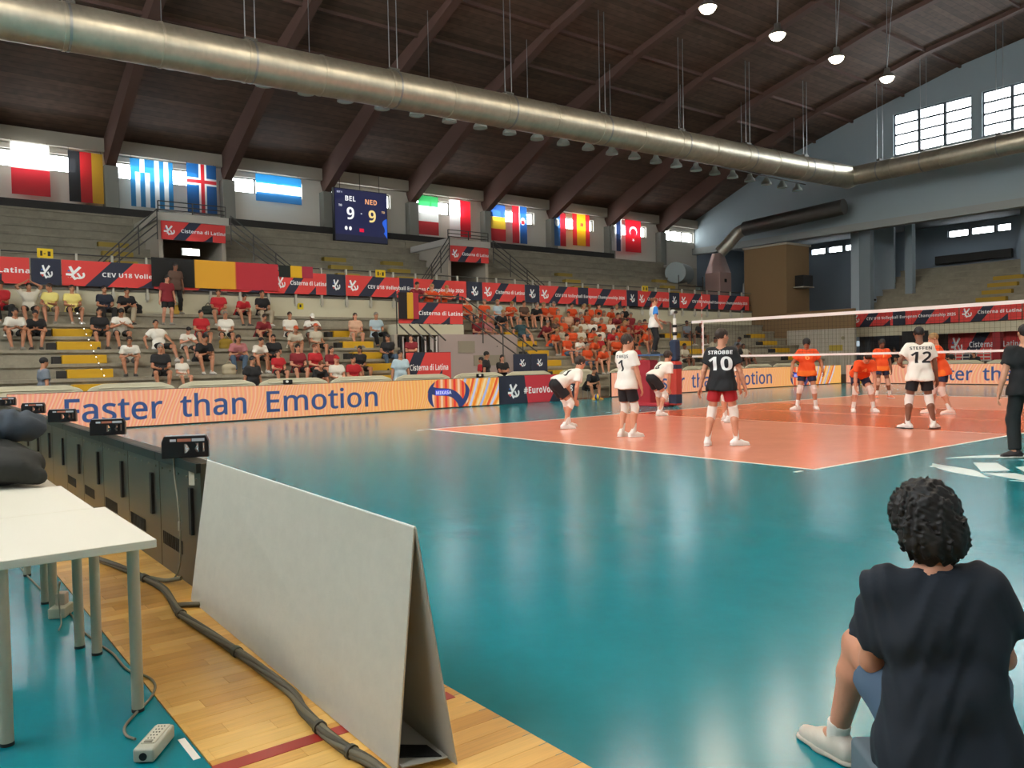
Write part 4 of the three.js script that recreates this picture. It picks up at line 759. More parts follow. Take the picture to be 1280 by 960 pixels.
// ---------------------------------------------------------------- people: distance fields meshed as continuous surfaces
const smin = (a, b, k) => { const h = Math.max(k - Math.abs(a - b), 0) / k; return Math.min(a, b) - h * h * k * 0.25; };
class Field {
  constructor(k = 0.03) { this.p = []; this.k = k; this.n = null; this.min = [1e9, 1e9, 1e9]; this.max = [-1e9, -1e9, -1e9]; this.post = null; }
  grow(x, y, z, r) { const q = [x, y, z]; for (let i = 0; i < 3; i++) { this.min[i] = Math.min(this.min[i], q[i] - r); this.max[i] = Math.max(this.max[i], q[i] + r); } }
  cap(a, b, ra, rb = ra, clip = null, k = this.k) {
    const dx = b[0] - a[0], dy = b[1] - a[1], dz = b[2] - a[2];
    this.p.push({ t: 0, a, d: [dx, dy, dz], l: dx * dx + dy * dy + dz * dz || 1e-9, ra, rb, clip, k }); this.grow(...a, ra + 0.01); this.grow(...b, rb + 0.01); return this;
  }
  ell(c, r, fr = null, k = this.k, sub = false) { this.p.push({ t: 1, c, r, fr, k, sub }); if (!sub) this.grow(...c, Math.max(...r) + 0.01); return this; }
  d(x, y, z) {
    let D = 1e3;
    for (const q of this.p) {
      let v;
      if (q.t === 0) {
        const px = x - q.a[0], py = y - q.a[1], pz = z - q.a[2]; let s = (px * q.d[0] + py * q.d[1] + pz * q.d[2]) / q.l; s = s < 0 ? 0 : s > 1 ? 1 : s;
        const ex = px - q.d[0] * s, ey = py - q.d[1] * s, ez = pz - q.d[2] * s; v = Math.sqrt(ex * ex + ey * ey + ez * ez) - (q.ra + (q.rb - q.ra) * s);
      } else {
        let px = x - q.c[0], py = y - q.c[1], pz = z - q.c[2];
        if (q.fr) { const f = q.fr, a = px * f[0][0] + py * f[0][1] + pz * f[0][2], b = px * f[1][0] + py * f[1][1] + pz * f[1][2], c = px * f[2][0] + py * f[2][1] + pz * f[2][2]; px = a; py = b; pz = c; }
        const [rx, ry, rz] = q.r, k0 = Math.hypot(px / rx, py / ry, pz / rz), k1 = Math.hypot(px / rx / rx, py / ry / ry, pz / rz / rz); v = k1 < 1e-9 ? -Math.min(rx, ry, rz) : k0 * (k0 - 1) / k1;
      }
      if (q.clip) for (const c of q.clip) v = Math.max(v, c[0] * x + c[1] * y + c[2] * z - c[3]);
      if (q.sub) { const h = Math.max(q.k - Math.abs(-v - D), 0) / q.k; D = Math.max(D, -v) + h * h * q.k * 0.25; } else D = smin(D, v, q.k);
    }
    return this.post ? this.post(D, x, y, z) : D;
  }
  mesh(cell) {
    const m = cell * 2, [x0, y0, z0] = this.min.map((v) => v - m), N = this.max.map((v, i) => Math.ceil((v + m - (this.min[i] - m)) / cell) + 2);
    const [nx, ny, nz] = N, V = new Float32Array(nx * ny * nz), id = (i, j, k) => (k * ny + j) * nx + i, B = 4, lim = B * cell * 0.87 * 1.5 + 0.02;
    for (let k = 0; k < nz; k += B) for (let j = 0; j < ny; j += B) for (let i = 0; i < nx; i += B) {
      const c = this.d(x0 + (i + B / 2 - 0.5) * cell, y0 + (j + B / 2 - 0.5) * cell, z0 + (k + B / 2 - 0.5) * cell), far = Math.abs(c) > lim;
      for (let kk = k; kk < Math.min(k + B, nz); kk++) for (let jj = j; jj < Math.min(j + B, ny); jj++) for (let ii = i; ii < Math.min(i + B, nx); ii++) V[id(ii, jj, kk)] = far ? c : this.d(x0 + ii * cell, y0 + jj * cell, z0 + kk * cell);
    }
    const vi = new Int32Array(nx * ny * nz).fill(-1), pos = [], idx = [];
    for (let k = 0; k < nz - 1; k++) for (let j = 0; j < ny - 1; j++) for (let i = 0; i < nx - 1; i++) {
      let n = 0, sx = 0, sy = 0, sz = 0; const c = [];
      for (let q = 0; q < 8; q++) c.push(V[id(i + (q & 1), j + ((q >> 1) & 1), k + (q >> 2))]);
      let neg = 0; for (const v of c) if (v < 0) neg++;
      if (!neg || neg === 8) continue;
      for (const [a, b] of EDGES) if ((c[a] < 0) !== (c[b] < 0)) { const t = c[a] / (c[a] - c[b]); sx += (a & 1) + t * ((b & 1) - (a & 1)); sy += ((a >> 1) & 1) + t * (((b >> 1) & 1) - ((a >> 1) & 1)); sz += (a >> 2) + t * ((b >> 2) - (a >> 2)); n++; }
      vi[id(i, j, k)] = pos.length / 3; pos.push(x0 + (i + sx / n) * cell, y0 + (j + sy / n) * cell, z0 + (k + sz / n) * cell);
    }
    const quad = (a, b, c, d, flip) => { if (a < 0 || b < 0 || c < 0 || d < 0) return; flip ? idx.push(a, c, b, a, d, c) : idx.push(a, b, c, a, c, d); };
    for (let k = 1; k < nz - 1; k++) for (let j = 1; j < ny - 1; j++) for (let i = 1; i < nx - 1; i++) {
      const s = V[id(i, j, k)] < 0;
      if (s !== V[id(i + 1, j, k)] < 0) quad(vi[id(i, j - 1, k - 1)], vi[id(i, j, k - 1)], vi[id(i, j, k)], vi[id(i, j - 1, k)], !s);
      if (s !== V[id(i, j + 1, k)] < 0) quad(vi[id(i - 1, j, k - 1)], vi[id(i - 1, j, k)], vi[id(i, j, k)], vi[id(i, j, k - 1)], !s);
      if (s !== V[id(i, j, k + 1)] < 0) quad(vi[id(i - 1, j - 1, k)], vi[id(i, j - 1, k)], vi[id(i, j, k)], vi[id(i - 1, j, k)], !s);
    }
    const g = new THREE.BufferGeometry(); g.setAttribute('position', new THREE.Float32BufferAttribute(pos, 3)); g.setIndex(idx); g.computeVertexNormals();
    return g;
  }
}
const EDGES = [[0, 1], [2, 3], [4, 5], [6, 7], [0, 2], [1, 3], [4, 6], [5, 7], [0, 4], [1, 5], [2, 6], [3, 7]];
const v3 = { add: (a, b) => [a[0] + b[0], a[1] + b[1], a[2] + b[2]], sub: (a, b) => [a[0] - b[0], a[1] - b[1], a[2] - b[2]], mul: (a, s) => [a[0] * s, a[1] * s, a[2] * s], dot: (a, b) => a[0] * b[0] + a[1] * b[1] + a[2] * b[2], len: (a) => Math.hypot(...a), lerp: (a, b, t) => [a[0] + (b[0] - a[0]) * t, a[1] + (b[1] - a[1]) * t, a[2] + (b[2] - a[2]) * t], cross: (a, b) => [a[1] * b[2] - a[2] * b[1], a[2] * b[0] - a[0] * b[2], a[0] * b[1] - a[1] * b[0]] };
v3.norm = (a) => v3.mul(a, 1 / (v3.len(a) || 1e-9));
function ik(a, b, l1, l2, pole) {
  let d = v3.sub(b, a), L = v3.len(d); const n = v3.norm(d), M1 = (l1 + l2) * 0.998; if (L > M1) { b = v3.add(a, v3.mul(n, M1)); L = M1; }
  const x = (l1 * l1 - l2 * l2 + L * L) / (2 * L), h = Math.sqrt(Math.max(0, l1 * l1 - x * x)), p = v3.norm(v3.sub(pole, v3.mul(n, v3.dot(pole, n))));
  return [v3.add(v3.add(a, v3.mul(n, x)), v3.mul(p, h)), b];
}
// hand in its own frame: wrist at the origin, fingers towards -y, thumb towards +x, palm towards +z
function handField(curl) {
  const f = new Field(0.008);
  f.ell([0, -0.045, 0], [0.038, 0.05, 0.016]); f.cap([0, 0.02, 0], [0, -0.02, 0], 0.026, 0.026);
  const fin = [[0.029, -0.085, 0.042, 0.3], [0.010, -0.092, 0.048, 0.1], [-0.009, -0.09, 0.045, -0.05], [-0.027, -0.082, 0.036, -0.2]];
  for (const [x, y, l, s] of fin) {
    let p = [x, y + 0.012, 0], a = curl * 0.5;
    for (let i = 0; i < 3; i++) { const L = l * [0.95, 0.62, 0.5][i], q = [p[0] + s * L * 0.18, p[1] - L * Math.cos(a), p[2] + L * Math.sin(a)]; f.cap(p, q, 0.0088 - i * 0.0008, 0.0082 - i * 0.0008, null, 0.004); p = q; a += curl; }
  }
  f.cap([0.02, -0.02, 0.004], [0.048, -0.05, 0.014], 0.012, 0.0105); f.cap([0.048, -0.05, 0.014], [0.056, -0.082, 0.026], 0.0102, 0.0085);
  return f;
}
const handGeo = { lo: handField(0.45).mesh(0.0085), mid: handField(0.45).mesh(0.0055) };
function placeHand(geo, wrist, dir, thumb, mirror) {                // returns a transformed copy
  const y = v3.mul(v3.norm(dir), -1); let x = v3.norm(v3.sub(thumb, v3.mul(y, v3.dot(thumb, y)))), z = v3.cross(x, y);
  if (mirror) z = v3.mul(z, -1);
  const g = geo.clone(), m = new THREE.Matrix4().makeBasis(new THREE.Vector3(...x), new THREE.Vector3(...y), new THREE.Vector3(...z)).setPosition(...wrist); g.applyMatrix4(m);
  if (m.determinant() < 0) { const q = g.index.array; for (let i = 0; i < q.length; i += 3) { const t = q[i]; q[i] = q[i + 1]; q[i + 1] = t; } g.computeVertexNormals(); }
  return g;
}
/* A figure, facing +z, feet at y = 0, left at +x, drawn at a height of 1.8 m and scaled afterwards.
   pose: pelvis, lean (deg forward), twist, tilt, head [pitch, yaw], feet, toes, knee poles, hands, elbow poles. */
function skeleton(o) {
  const rad = Math.PI / 180, ln = (o.lean ?? 3) * rad, tl = (o.tilt ?? 0) * rad, P = o.pelvis ?? [0, 0.95, 0], tw = (o.twist ?? 0) * rad;
  const U = v3.norm([Math.sin(tl), Math.cos(ln), Math.sin(ln)]), rx = [Math.cos(tw), 0, -Math.sin(tw)], X = v3.norm(v3.sub(rx, v3.mul(U, v3.dot(rx, U)))), Fw = v3.cross(X, U);
  const at = (x, y, z) => v3.add(P, v3.add(v3.mul(X, x), v3.add(v3.mul(U, y), v3.mul(Fw, z))));
  const bend = (o.bend ?? 0) * rad, U2 = v3.norm(v3.add(v3.mul(U, Math.cos(bend)), v3.mul(Fw, Math.sin(bend)))), F2 = v3.cross(X, U2);
  const mid = at(0, 0.22, 0.0), up2 = (x, y, z) => v3.add(mid, v3.add(v3.mul(X, x), v3.add(v3.mul(U2, y), v3.mul(F2, z))));
  const s = { P, U, X, Fw, U2, F2, at, up2, chest: up2(0, 0.14, 0.01), neck: up2(0, 0.29, -0.01), o };
  s.sh = [up2(0.175, 0.235, 0), up2(-0.175, 0.235, 0)];
  const [hp, hy] = (o.head ?? [0, 0]).map((q) => q * rad), base = v3.norm(v3.add(v3.mul(U2, 0.55), [0, 0.45 + (o.neckUp ?? 0), 0]));
  const hx0 = v3.norm(v3.sub(X, v3.mul(base, v3.dot(X, base)))), hz0 = v3.cross(hx0, base), hz1 = v3.norm(v3.add(v3.mul(hz0, Math.cos(hy)), v3.mul(hx0, Math.sin(hy)))), hx = v3.cross(base, hz1);
  const hz = v3.norm(v3.sub(v3.mul(hz1, Math.cos(hp)), v3.mul(base, Math.sin(hp)))), hu = v3.cross(hz, hx);
  s.hf = [v3.norm(hx), v3.norm(hu), hz]; s.head = v3.add(v3.add(s.neck, v3.mul(base, 0.07)), v3.add(v3.mul(hu, 0.115), v3.mul(hz, 0.02)));
  s.hip = [at(0.09, -0.02, 0), at(-0.09, -0.02, 0)]; s.knee = []; s.ank = []; s.elb = []; s.wri = []; s.toe = [];
  for (let i = 0; i < 2; i++) {
    const sg = i ? -1 : 1, ft = (o.feet ?? [[0.11, 0.085, 0], [-0.11, 0.085, 0]])[i], kp = (o.knees ?? [[0.15, 0, 1], [-0.15, 0, 1]])[i];
    const [k, a] = ik(s.hip[i], ft, 0.435, 0.43, kp); s.knee.push(k); s.ank.push(a); s.toe.push(v3.norm((o.toes ?? [[0.25, 0, 1], [-0.25, 0, 1]])[i]));
    const hd = (o.hands ?? [[0.27, 0.82, 0.06], [-0.27, 0.82, 0.06]])[i], ep = (o.elbows ?? [[0.5, 0, -1], [-0.5, 0, -1]])[i];
    const [e, w] = ik(s.sh[i], hd, 0.295, 0.265, ep); s.elb.push(e); s.wri.push(w);
  }
  return s;
}
const plane = (p, n) => [...v3.norm(n), v3.dot(v3.norm(n), p)];      // keeps the side where n·x < w
function headPrims(f, s, fine) {
  const H = s.head, fr = s.hf, L = (x, y, z) => v3.add(H, v3.add(v3.mul(fr[0], x), v3.add(v3.mul(fr[1], y), v3.mul(fr[2], z))));
  f.cap(s.neck, L(0, -0.05, -0.02), 0.057, 0.052, null, 0.02);
  f.ell(L(0, 0.025, -0.012), [0.074, 0.09, 0.094], fr, 0.02); f.ell(L(0, -0.045, 0.025), [0.056, 0.07, 0.064], fr, 0.03); f.ell(L(0, -0.098, 0.062), [0.024, 0.018, 0.02], fr, 0.02);
  f.cap(L(0, 0.012, 0.083), L(0, -0.028, 0.105), 0.008, 0.0125, null, 0.012); f.cap(L(-0.03, 0.03, 0.074), L(0.03, 0.03, 0.074), 0.012, 0.012, null, 0.012);
  for (const q of [-1, 1]) f.ell(L(0.076 * q, -0.005, -0.01), [0.012, 0.03, 0.02], fr, 0.008);
  if (fine) { for (const q of [-1, 1]) f.ell(L(0.031 * q, 0.01, 0.098), [0.017, 0.011, 0.014], fr, 0.012, true); f.cap(L(-0.018, -0.062, 0.084), L(0.018, -0.062, 0.084), 0.007, 0.007, null, 0.006); }
  return L;
}
function bodyGeo(s, cell, hg, fine) {
  const f = new Field(0.04), { at, up2 } = s, w = s.o.wide ?? 1;
  f.cap(at(0.07, 0.0, -0.005), at(-0.07, 0.0, -0.005), 0.112 * w); f.cap(at(0.045, 0.12, 0.01), at(-0.045, 0.12, 0.01), 0.1 * w); f.cap(up2(0.075, 0.1, 0.01), up2(-0.075, 0.1, 0.01), 0.108 * w); f.cap(up2(0.1, 0.2, 0), up2(-0.1, 0.2, 0), 0.085 * w);
  f.cap(s.neck, up2(0.13, 0.235, -0.005), 0.05, 0.05); f.cap(s.neck, up2(-0.13, 0.235, -0.005), 0.05, 0.05);
  for (let i = 0; i < 2; i++) {
    const back = v3.mul(s.Fw, -0.018), cf = v3.add(v3.lerp(s.knee[i], s.ank[i], 0.3), back);
    f.cap(s.sh[i], s.elb[i], 0.052, 0.04); f.cap(s.elb[i], v3.lerp(s.elb[i], s.wri[i], 0.35), 0.04, 0.039, null, 0.02); f.cap(v3.lerp(s.elb[i], s.wri[i], 0.35), s.wri[i], 0.038, 0.027, null, 0.02);
    f.cap(s.hip[i], s.knee[i], 0.085 * w, 0.055); f.cap(s.knee[i], cf, 0.052, 0.056, null, 0.03); f.cap(cf, s.ank[i], 0.055, 0.036, null, 0.03); f.cap(s.ank[i], v3.add(s.ank[i], v3.add([0, -0.035, 0], v3.mul(s.toe[i], 0.1))), 0.036, 0.028, null, 0.02);
  }
  if (!fine) headPrims(f, s, false);
  else f.cap(s.neck, v3.add(s.head, v3.mul(s.hf[1], -0.05)), 0.055, 0.05, null, 0.02);
  const gs = [f.mesh(cell)];
  if (fine) { const h = new Field(0.02); headPrims(h, s, true); gs.push(h.mesh(0.0065)); }
  for (let i = 0; i < 2; i++) { const d = v3.sub(s.wri[i], s.elb[i]); gs.push(placeHand(hg, s.wri[i], s.o.handDir?.[i] ?? d, s.o.thumbs?.[i] ?? [0, 0.2, 1], i === 1)); }
  const g = mergeGeometries(gs.map((q) => { q.deleteAttribute('uv'); return q; }));
  const p = g.attributes.position, col = new Float32Array(p.count * 3).fill(1), fr = s.hf;
  for (let i = 0; i < p.count; i++) {                              // eyes, brows and lips as colour of the skin surface
    const q = [p.getX(i) - s.head[0], p.getY(i) - s.head[1], p.getZ(i) - s.head[2]]; if (Math.hypot(...q) > 0.16) continue;
    const x = v3.dot(q, fr[0]), y = v3.dot(q, fr[1]), z = v3.dot(q, fr[2]); let c = null;
    if (z > 0.06) { if (Math.hypot((Math.abs(x) - 0.031) / 1.6, y - 0.009) < 0.0085) c = Math.abs(Math.abs(x) - 0.031) < 0.007 ? [0.08, 0.07, 0.07] : [1.2, 1.3, 1.4]; else if (Math.abs(Math.abs(x) - 0.032) < 0.019 && Math.abs(y - 0.034) < 0.0055) c = [0.25, 0.22, 0.2]; else if (Math.abs(x) < 0.023 && Math.abs(y + 0.062) < 0.008) c = [0.8, 0.5, 0.5]; }
    if (c) { col[3 * i] = c[0]; col[3 * i + 1] = c[1]; col[3 * i + 2] = c[2]; }
  }
  g.setAttribute('color', new THREE.BufferAttribute(col, 3));
  return g;
}
function shirtGeo(s, cell, o = {}) {
  const f = new Field(0.05), { at, up2 } = s, w = (s.o.wide ?? 1), e = o.loose ?? 0.02, hem = o.hem ?? -0.11, sl = o.sleeve ?? 0.62;
  const bot = plane(at(0, hem, 0), v3.mul(s.U, -1));
  const eh = e + 0.012; f.cap(at(0.08, hem - 0.02, 0), at(0.065, 0.12, 0.005), 0.112 * w + eh, 0.1 * w + e, [bot]); f.cap(at(-0.08, hem - 0.02, 0), at(-0.065, 0.12, 0.005), 0.112 * w + eh, 0.1 * w + e, [bot]); f.cap(at(-0.08, hem + 0.02, 0), at(0.08, hem + 0.02, 0), 0.112 * w + eh, undefined, [bot]); f.cap(at(0.055, 0.12, 0.01), at(-0.055, 0.12, 0.01), 0.102 * w + e);
  f.cap(up2(0.078, 0.1, 0.01), up2(-0.078, 0.1, 0.01), 0.108 * w + e); f.cap(up2(0.1, 0.2, 0), up2(-0.1, 0.2, 0), 0.085 * w + e * 0.9); f.cap(up2(0, 0.255, 0), up2(0.13, 0.235, 0), 0.05 + e * 0.5, 0.052 + e * 0.6); f.cap(up2(0, 0.255, 0), up2(-0.13, 0.235, 0), 0.05 + e * 0.5, 0.052 + e * 0.6);
  for (let i = 0; i < 2; i++) {
    if (sl <= 1) { const c = v3.lerp(s.sh[i], s.elb[i], sl); f.cap(s.sh[i], v3.lerp(s.sh[i], s.elb[i], sl + 0.12), 0.056 + e, 0.05 + e * 1.6, [plane(c, v3.sub(s.elb[i], s.sh[i]))]); }
    else { const c = v3.lerp(s.elb[i], s.wri[i], sl - 1); f.cap(s.sh[i], s.elb[i], 0.056 + e, 0.046 + e); f.cap(s.elb[i], v3.lerp(s.elb[i], s.wri[i], sl - 0.9), 0.045 + e, 0.033 + e, [plane(c, v3.sub(s.wri[i], s.elb[i]))]); }
  }
  const nk = s.neck, nx = v3.norm(v3.sub(s.head, s.neck));
  f.post = (D, x, y, z) => { // neck opening, soft folds
    const q = [x - nk[0], y - nk[1], z - nk[2]], t = v3.dot(q, nx), r2 = v3.dot(q, q) - t * t, neck = Math.max(t > -0.03 ? Math.sqrt(Math.max(r2, 0)) - 0.06 : 1, -0.2);
    const fold = 0.0045 * Math.sin(y * 31 + 9 * Math.sin(x * 11 + z * 7)) * Math.sin(x * 23 + z * 19) + 0.004 * Math.sin((x + y * 1.3) * 17);
    return Math.max(D + fold * (o.fold ?? Math.min(1, e / 0.02)), t > -0.025 ? -neck : -1);
  };
  let g = f.mesh(cell);
  const r = g.toNonIndexed(), p = r.attributes.position, n = r.attributes.normal, uv = new Float32Array(p.count * 2);
  for (let i = 0; i < p.count; i += 3) {
    let fz = 0; for (let k = 0; k < 3; k++) fz += n.getX(i + k) * s.F2[0] + n.getY(i + k) * s.F2[1] + n.getZ(i + k) * s.F2[2];
    for (let k = 0; k < 3; k++) { const q = [p.getX(i + k) - s.P[0], p.getY(i + k) - s.P[1], p.getZ(i + k) - s.P[2]], a = v3.dot(q, s.X), b = v3.dot(q, s.U); uv[2 * (i + k)] = fz < 0 ? 0.25 - a * 0.55 : 0.75 + a * 0.55; uv[2 * (i + k) + 1] = (b + 0.15) / 0.75; }
  }
  r.setAttribute('uv', new THREE.BufferAttribute(uv, 2));
  return r;
}
function shortsGeo(s, cell, len = 0.62, e = 0.02, hem = -0.11) {                 // len: 0..1 along the thigh, 1..2 down the shin
  const f = new Field(0.03), { at } = s, w = s.o.wide ?? 1, top = plane(at(0, hem + 0.065, 0), s.U), leg = [0, 1].map((i) => v3.dot(v3.norm(v3.sub(s.knee[i], s.hip[i])), s.U) < -0.4);
  f.cap(at(0.072, 0.0, 0), at(-0.072, 0.0, 0), 0.112 * w + e * 0.7, undefined, [top]); 
  for (let i = 0; i < 2; i++) {
    if (len <= 1) f.cap(s.hip[i], v3.lerp(s.hip[i], s.knee[i], len + 0.15), 0.082 * w + e, 0.078 + e, [...(leg[i] ? [top] : []), plane(v3.lerp(s.hip[i], s.knee[i], len), v3.sub(s.knee[i], s.hip[i]))]);
    else { f.cap(s.hip[i], s.knee[i], 0.082 * w + e, 0.062 + e, leg[i] ? [top] : null); f.cap(s.knee[i], v3.lerp(s.knee[i], s.ank[i], len - 0.9), 0.066 + e, 0.056 + e, [plane(v3.lerp(s.knee[i], s.ank[i], len - 1), v3.sub(s.ank[i], s.knee[i]))]); }
  }
  f.post = (D, x, y, z) => D + 0.003 * Math.sin(y * 37 + x * 13) * Math.sin(z * 29 + x * 9);
  return f.mesh(cell);
}
function shoeGeos(s, i, cell) {
  const a = s.ank[i], t = s.toe[i], base = [a[0], a[1] - 0.085, a[2]], f = new Field(0.025), q = (z, y) => v3.add(base, [t[0] * z, y, t[2] * z]), bot = [0, -1, 0, -base[1] - 0.002];
  f.cap(q(-0.055, 0.045), q(0.06, 0.045), 0.046, 0.048, [bot]); f.cap(q(0.06, 0.04), q(0.165, 0.028), 0.047, 0.034, [bot]); f.cap(q(-0.02, 0.07), q(-0.01, 0.105), 0.045, 0.042);
  const so = new Field(0.02); so.cap(q(-0.06, 0.015), q(0.06, 0.012), 0.047, 0.05, [bot, [0, 1, 0, base[1] + 0.022]]); so.cap(q(0.06, 0.012), q(0.17, 0.012), 0.05, 0.04, [bot, [0, 1, 0, base[1] + 0.022]]);
  return [f.mesh(cell), so.mesh(cell)];
}
function sockGeo(s, i, cell, h = 0.16) { const f = new Field(0.02); f.cap(v3.lerp(s.ank[i], s.knee[i], h / 0.43), v3.add(s.ank[i], [0, -0.02, 0]), 0.046, 0.042, [plane(v3.lerp(s.ank[i], s.knee[i], h / 0.43), v3.sub(s.knee[i], s.ank[i]))]); return f.mesh(cell); }
function padGeo(s, i, cell) { const a = v3.lerp(s.knee[i], s.hip[i], 0.22), b = v3.lerp(s.knee[i], s.ank[i], 0.25), f = new Field(0.02); f.cap(v3.lerp(s.knee[i], s.hip[i], 0.32), s.knee[i], 0.075, 0.068, [plane(a, v3.sub(s.hip[i], s.knee[i]))]); f.cap(s.knee[i], v3.lerp(s.knee[i], s.ank[i], 0.36), 0.068, 0.064, [plane(b, v3.sub(s.ank[i], s.knee[i]))]); return f.mesh(cell); }
function hairGeo(s, cell, style = 'short') {
  const H = s.head, fr = s.hf, L = (x, y, z) => v3.add(H, v3.add(v3.mul(fr[0], x), v3.add(v3.mul(fr[1], y), v3.mul(fr[2], z)))), f = new Field(0.02);
  if (style === 'cap') { f.ell(L(0, 0.045, -0.012), [0.083, 0.085, 0.103], fr); f.cap(L(-0.035, 0.045, 0.12), L(0.035, 0.045, 0.12), 0.018); f.ell(L(0, 0.045, 0.1), [0.07, 0.012, 0.07], fr); f.p[0].clip = [plane(L(0, 0.03, 0), v3.mul(fr[1], -1))]; return f.mesh(cell); }
  const big = style === 'curly' ? 0.035 : style === 'puffy' ? 0.014 : 0.005;
  f.ell(L(0, 0.034, -0.018), [0.077 + big, 0.088 + big, 0.096 + big], fr);
  if (style === 'long') { f.cap(L(0.02, -0.03, -0.06), L(0.03, -0.2, -0.075), 0.06, 0.035); f.cap(L(-0.02, -0.03, -0.06), L(-0.03, -0.2, -0.075), 0.06, 0.035); }
  if (style === 'bun') f.ell(L(0, 0.05, -0.13), [0.035, 0.035, 0.03], fr);
  if (style === 'curly') { f.ell(L(0, -0.03, -0.06), [0.112, 0.1, 0.08], fr); f.ell(L(0, -0.078, -0.05), [0.11, 0.078, 0.078], fr); }
  // front of the hairline: cut where the face is
  const cut = new Field(0.01); cut.ell(L(0, -0.055, 0.085), [0.073 - big * 0.3, 0.105, 0.085], fr); cut.ell(L(0, -0.135, 0.0), [style === 'curly' ? 0.02 : 0.2, style === 'curly' ? 0.02 : 0.085, style === 'long' ? 0.02 : style === 'curly' ? 0.01 : 0.2], fr);
  const amp = style === 'curly' ? 0.011 : style === 'puffy' ? 0.006 : 0.0028, q = style === 'curly' ? 150 : 120;
  f.post = (D, x, y, z) => { const n = amp * (Math.sin(x * q + 3 * Math.sin(y * q * 0.6)) * Math.sin(y * q * 0.9 + z * 60) + Math.sin(z * q + x * 40 + 2 * Math.sin(x * q * 0.5))) * 0.6; const c = cut.d(x, y, z); return Math.max(D + n, -c); };
  f.max = f.max.map((v) => v + amp); f.min = f.min.map((v) => v - amp);
  return f.mesh(cell);
}
const SKIN = { fair: '#c98d6f', tan: '#b27a5a', brown: '#7a4e38', dark: '#4a3026' }, HAIR = { brown: '#2f2118', dark: '#15110f', blond: '#9a7a4c', grey: '#7d766c', red: '#6b3a20' };
const skinM = Object.fromEntries(Object.entries(SKIN).map(([k, c]) => [k, new THREE.MeshPhysicalMaterial({ color: hex(c), roughness: 0.55, vertexColors: true })]));
const fab = (c) => M(c, 0.85, { sheen: 0.3 });
function jersey(base, draw) { const t = canvasTex(512, 256, (c, w, h) => { c.fillStyle = base; c.fillRect(0, 0, w, h); c.textAlign = 'center'; draw(c, w, h); }); return new THREE.MeshPhysicalMaterial({ map: t, roughness: 0.8 }); }

// one fully dressed figure
function person(o) {
  const t = thing('person', o.label, 'person', o.pos, o.turn * Math.PI / 180, o.group), s = skeleton(o.pose), c = o.cell ?? 0.014, k = (o.H ?? 1.85) / 1.8;
  t.scale.setScalar(k);
  obj('body', bodyGeo(s, c, handGeo.mid, true), skinM[o.skin ?? 'fair'], t);
  obj('shirt', shirtGeo(s, c, o.shirtOpt), o.shirt, t);
  obj(o.pants > 1 ? 'trousers' : 'shorts', shortsGeo(s, c, o.pants ?? 0.62, 0.02, o.shirtOpt?.hem), o.short, t);
  if (o.hair !== null) obj('hair', hairGeo(s, 0.0065, o.hair ?? 'short'), M(HAIR[o.hairCol ?? 'brown'], 0.6), t);
  for (let i = 0; i < 2; i++) {
    const [u, so] = shoeGeos(s, i, 0.009), sh = obj('shoe', u, M(o.shoe ?? '#e6e2dc', 0.5), t); obj('sole', so, M(o.sole ?? '#d9d5cd', 0.5), sh);
    if (o.socks !== false) obj('sock', sockGeo(s, i, 0.009, o.sockH), fab(o.sock ?? '#e4e0d8'), t);
    if (o.pads) obj('knee_pad', padGeo(s, i, 0.01), fab(o.pads), t);
  }
  return t;
}
const at = (px, py) => { const h = hit(px, py, 'y', 0); return [h.x, 0, h.z]; };
const STAND = { pelvis: [0, 0.95, 0], lean: 2, feet: [[0.13, 0.085, 0.03], [-0.13, 0.085, -0.05]], hands: [[0.27, 0.84, 0.05], [-0.27, 0.84, 0.03]], thumbs: [[-0.3, 0, 1], [0.3, 0, 1]] };
const BENT = { pelvis: [0, 0.86, -0.24], lean: 58, bend: 8, neckUp: 0.5, head: [-12, 0], feet: [[0.16, 0.085, 0.08], [-0.15, 0.085, -0.14]], hands: [[0.16, 0.55, 0.16], [-0.15, 0.55, 0.08]], elbows: [[1, 0.2, -0.5], [-1, 0.2, -0.5]], handDir: [[-0.1, -0.8, 0.5], [0.1, -0.8, 0.5]] };
const whiteJ = (num, name) => jersey('#e9e2d6', (c) => { c.fillStyle = '#17171b'; c.font = '700 92px sans-serif'; c.fillText(num, 128, 142); if (name) { c.font = '700 25px sans-serif'; c.fillText(name, 128, 64); } c.font = '700 40px sans-serif'; c.fillText(num, 384, 96); });
const orangeJ = (num) => jersey('#e8531c', (c) => { c.fillStyle = '#f5a25a'; c.font = '700 62px sans-serif'; c.fillText(num, 384, 110); c.fillStyle = '#f2c9a0'; c.font = '700 84px sans-serif'; c.fillText(num, 128, 125); c.fillStyle = '#ee7420'; c.fillRect(300, 200, 170, 56); });
const black = M('#17171a', 0.8), navyShort = M('#1f2540', 0.8);
person({ label: 'player in black shirt number 10 and red shorts, seen from behind', pos: at(903, 557), turn: 205, H: 1.9, pose: { ...STAND, feet: [[0.2, 0.085, -0.1], [-0.2, 0.085, 0.05]], toes: [[0.1, 0, 1], [-0.9, 0, 0.6]], head: [0, -38], hands: [[0.33, 0.86, 0.0], [-0.33, 0.84, 0.12]] }, shirt: jersey('#161619', (c) => { c.fillStyle = '#e8e8e6'; c.font = '700 96px sans-serif'; c.fillText('10', 128, 142); c.font = '700 26px sans-serif'; c.fillText('STROBBE', 128, 60, 104); c.fillText('10', 384, 90); }), short: M('#a81820', 0.8), pads: '#e4ddd2', pants: 0.6, hair: 'short', hairCol: 'brown' });
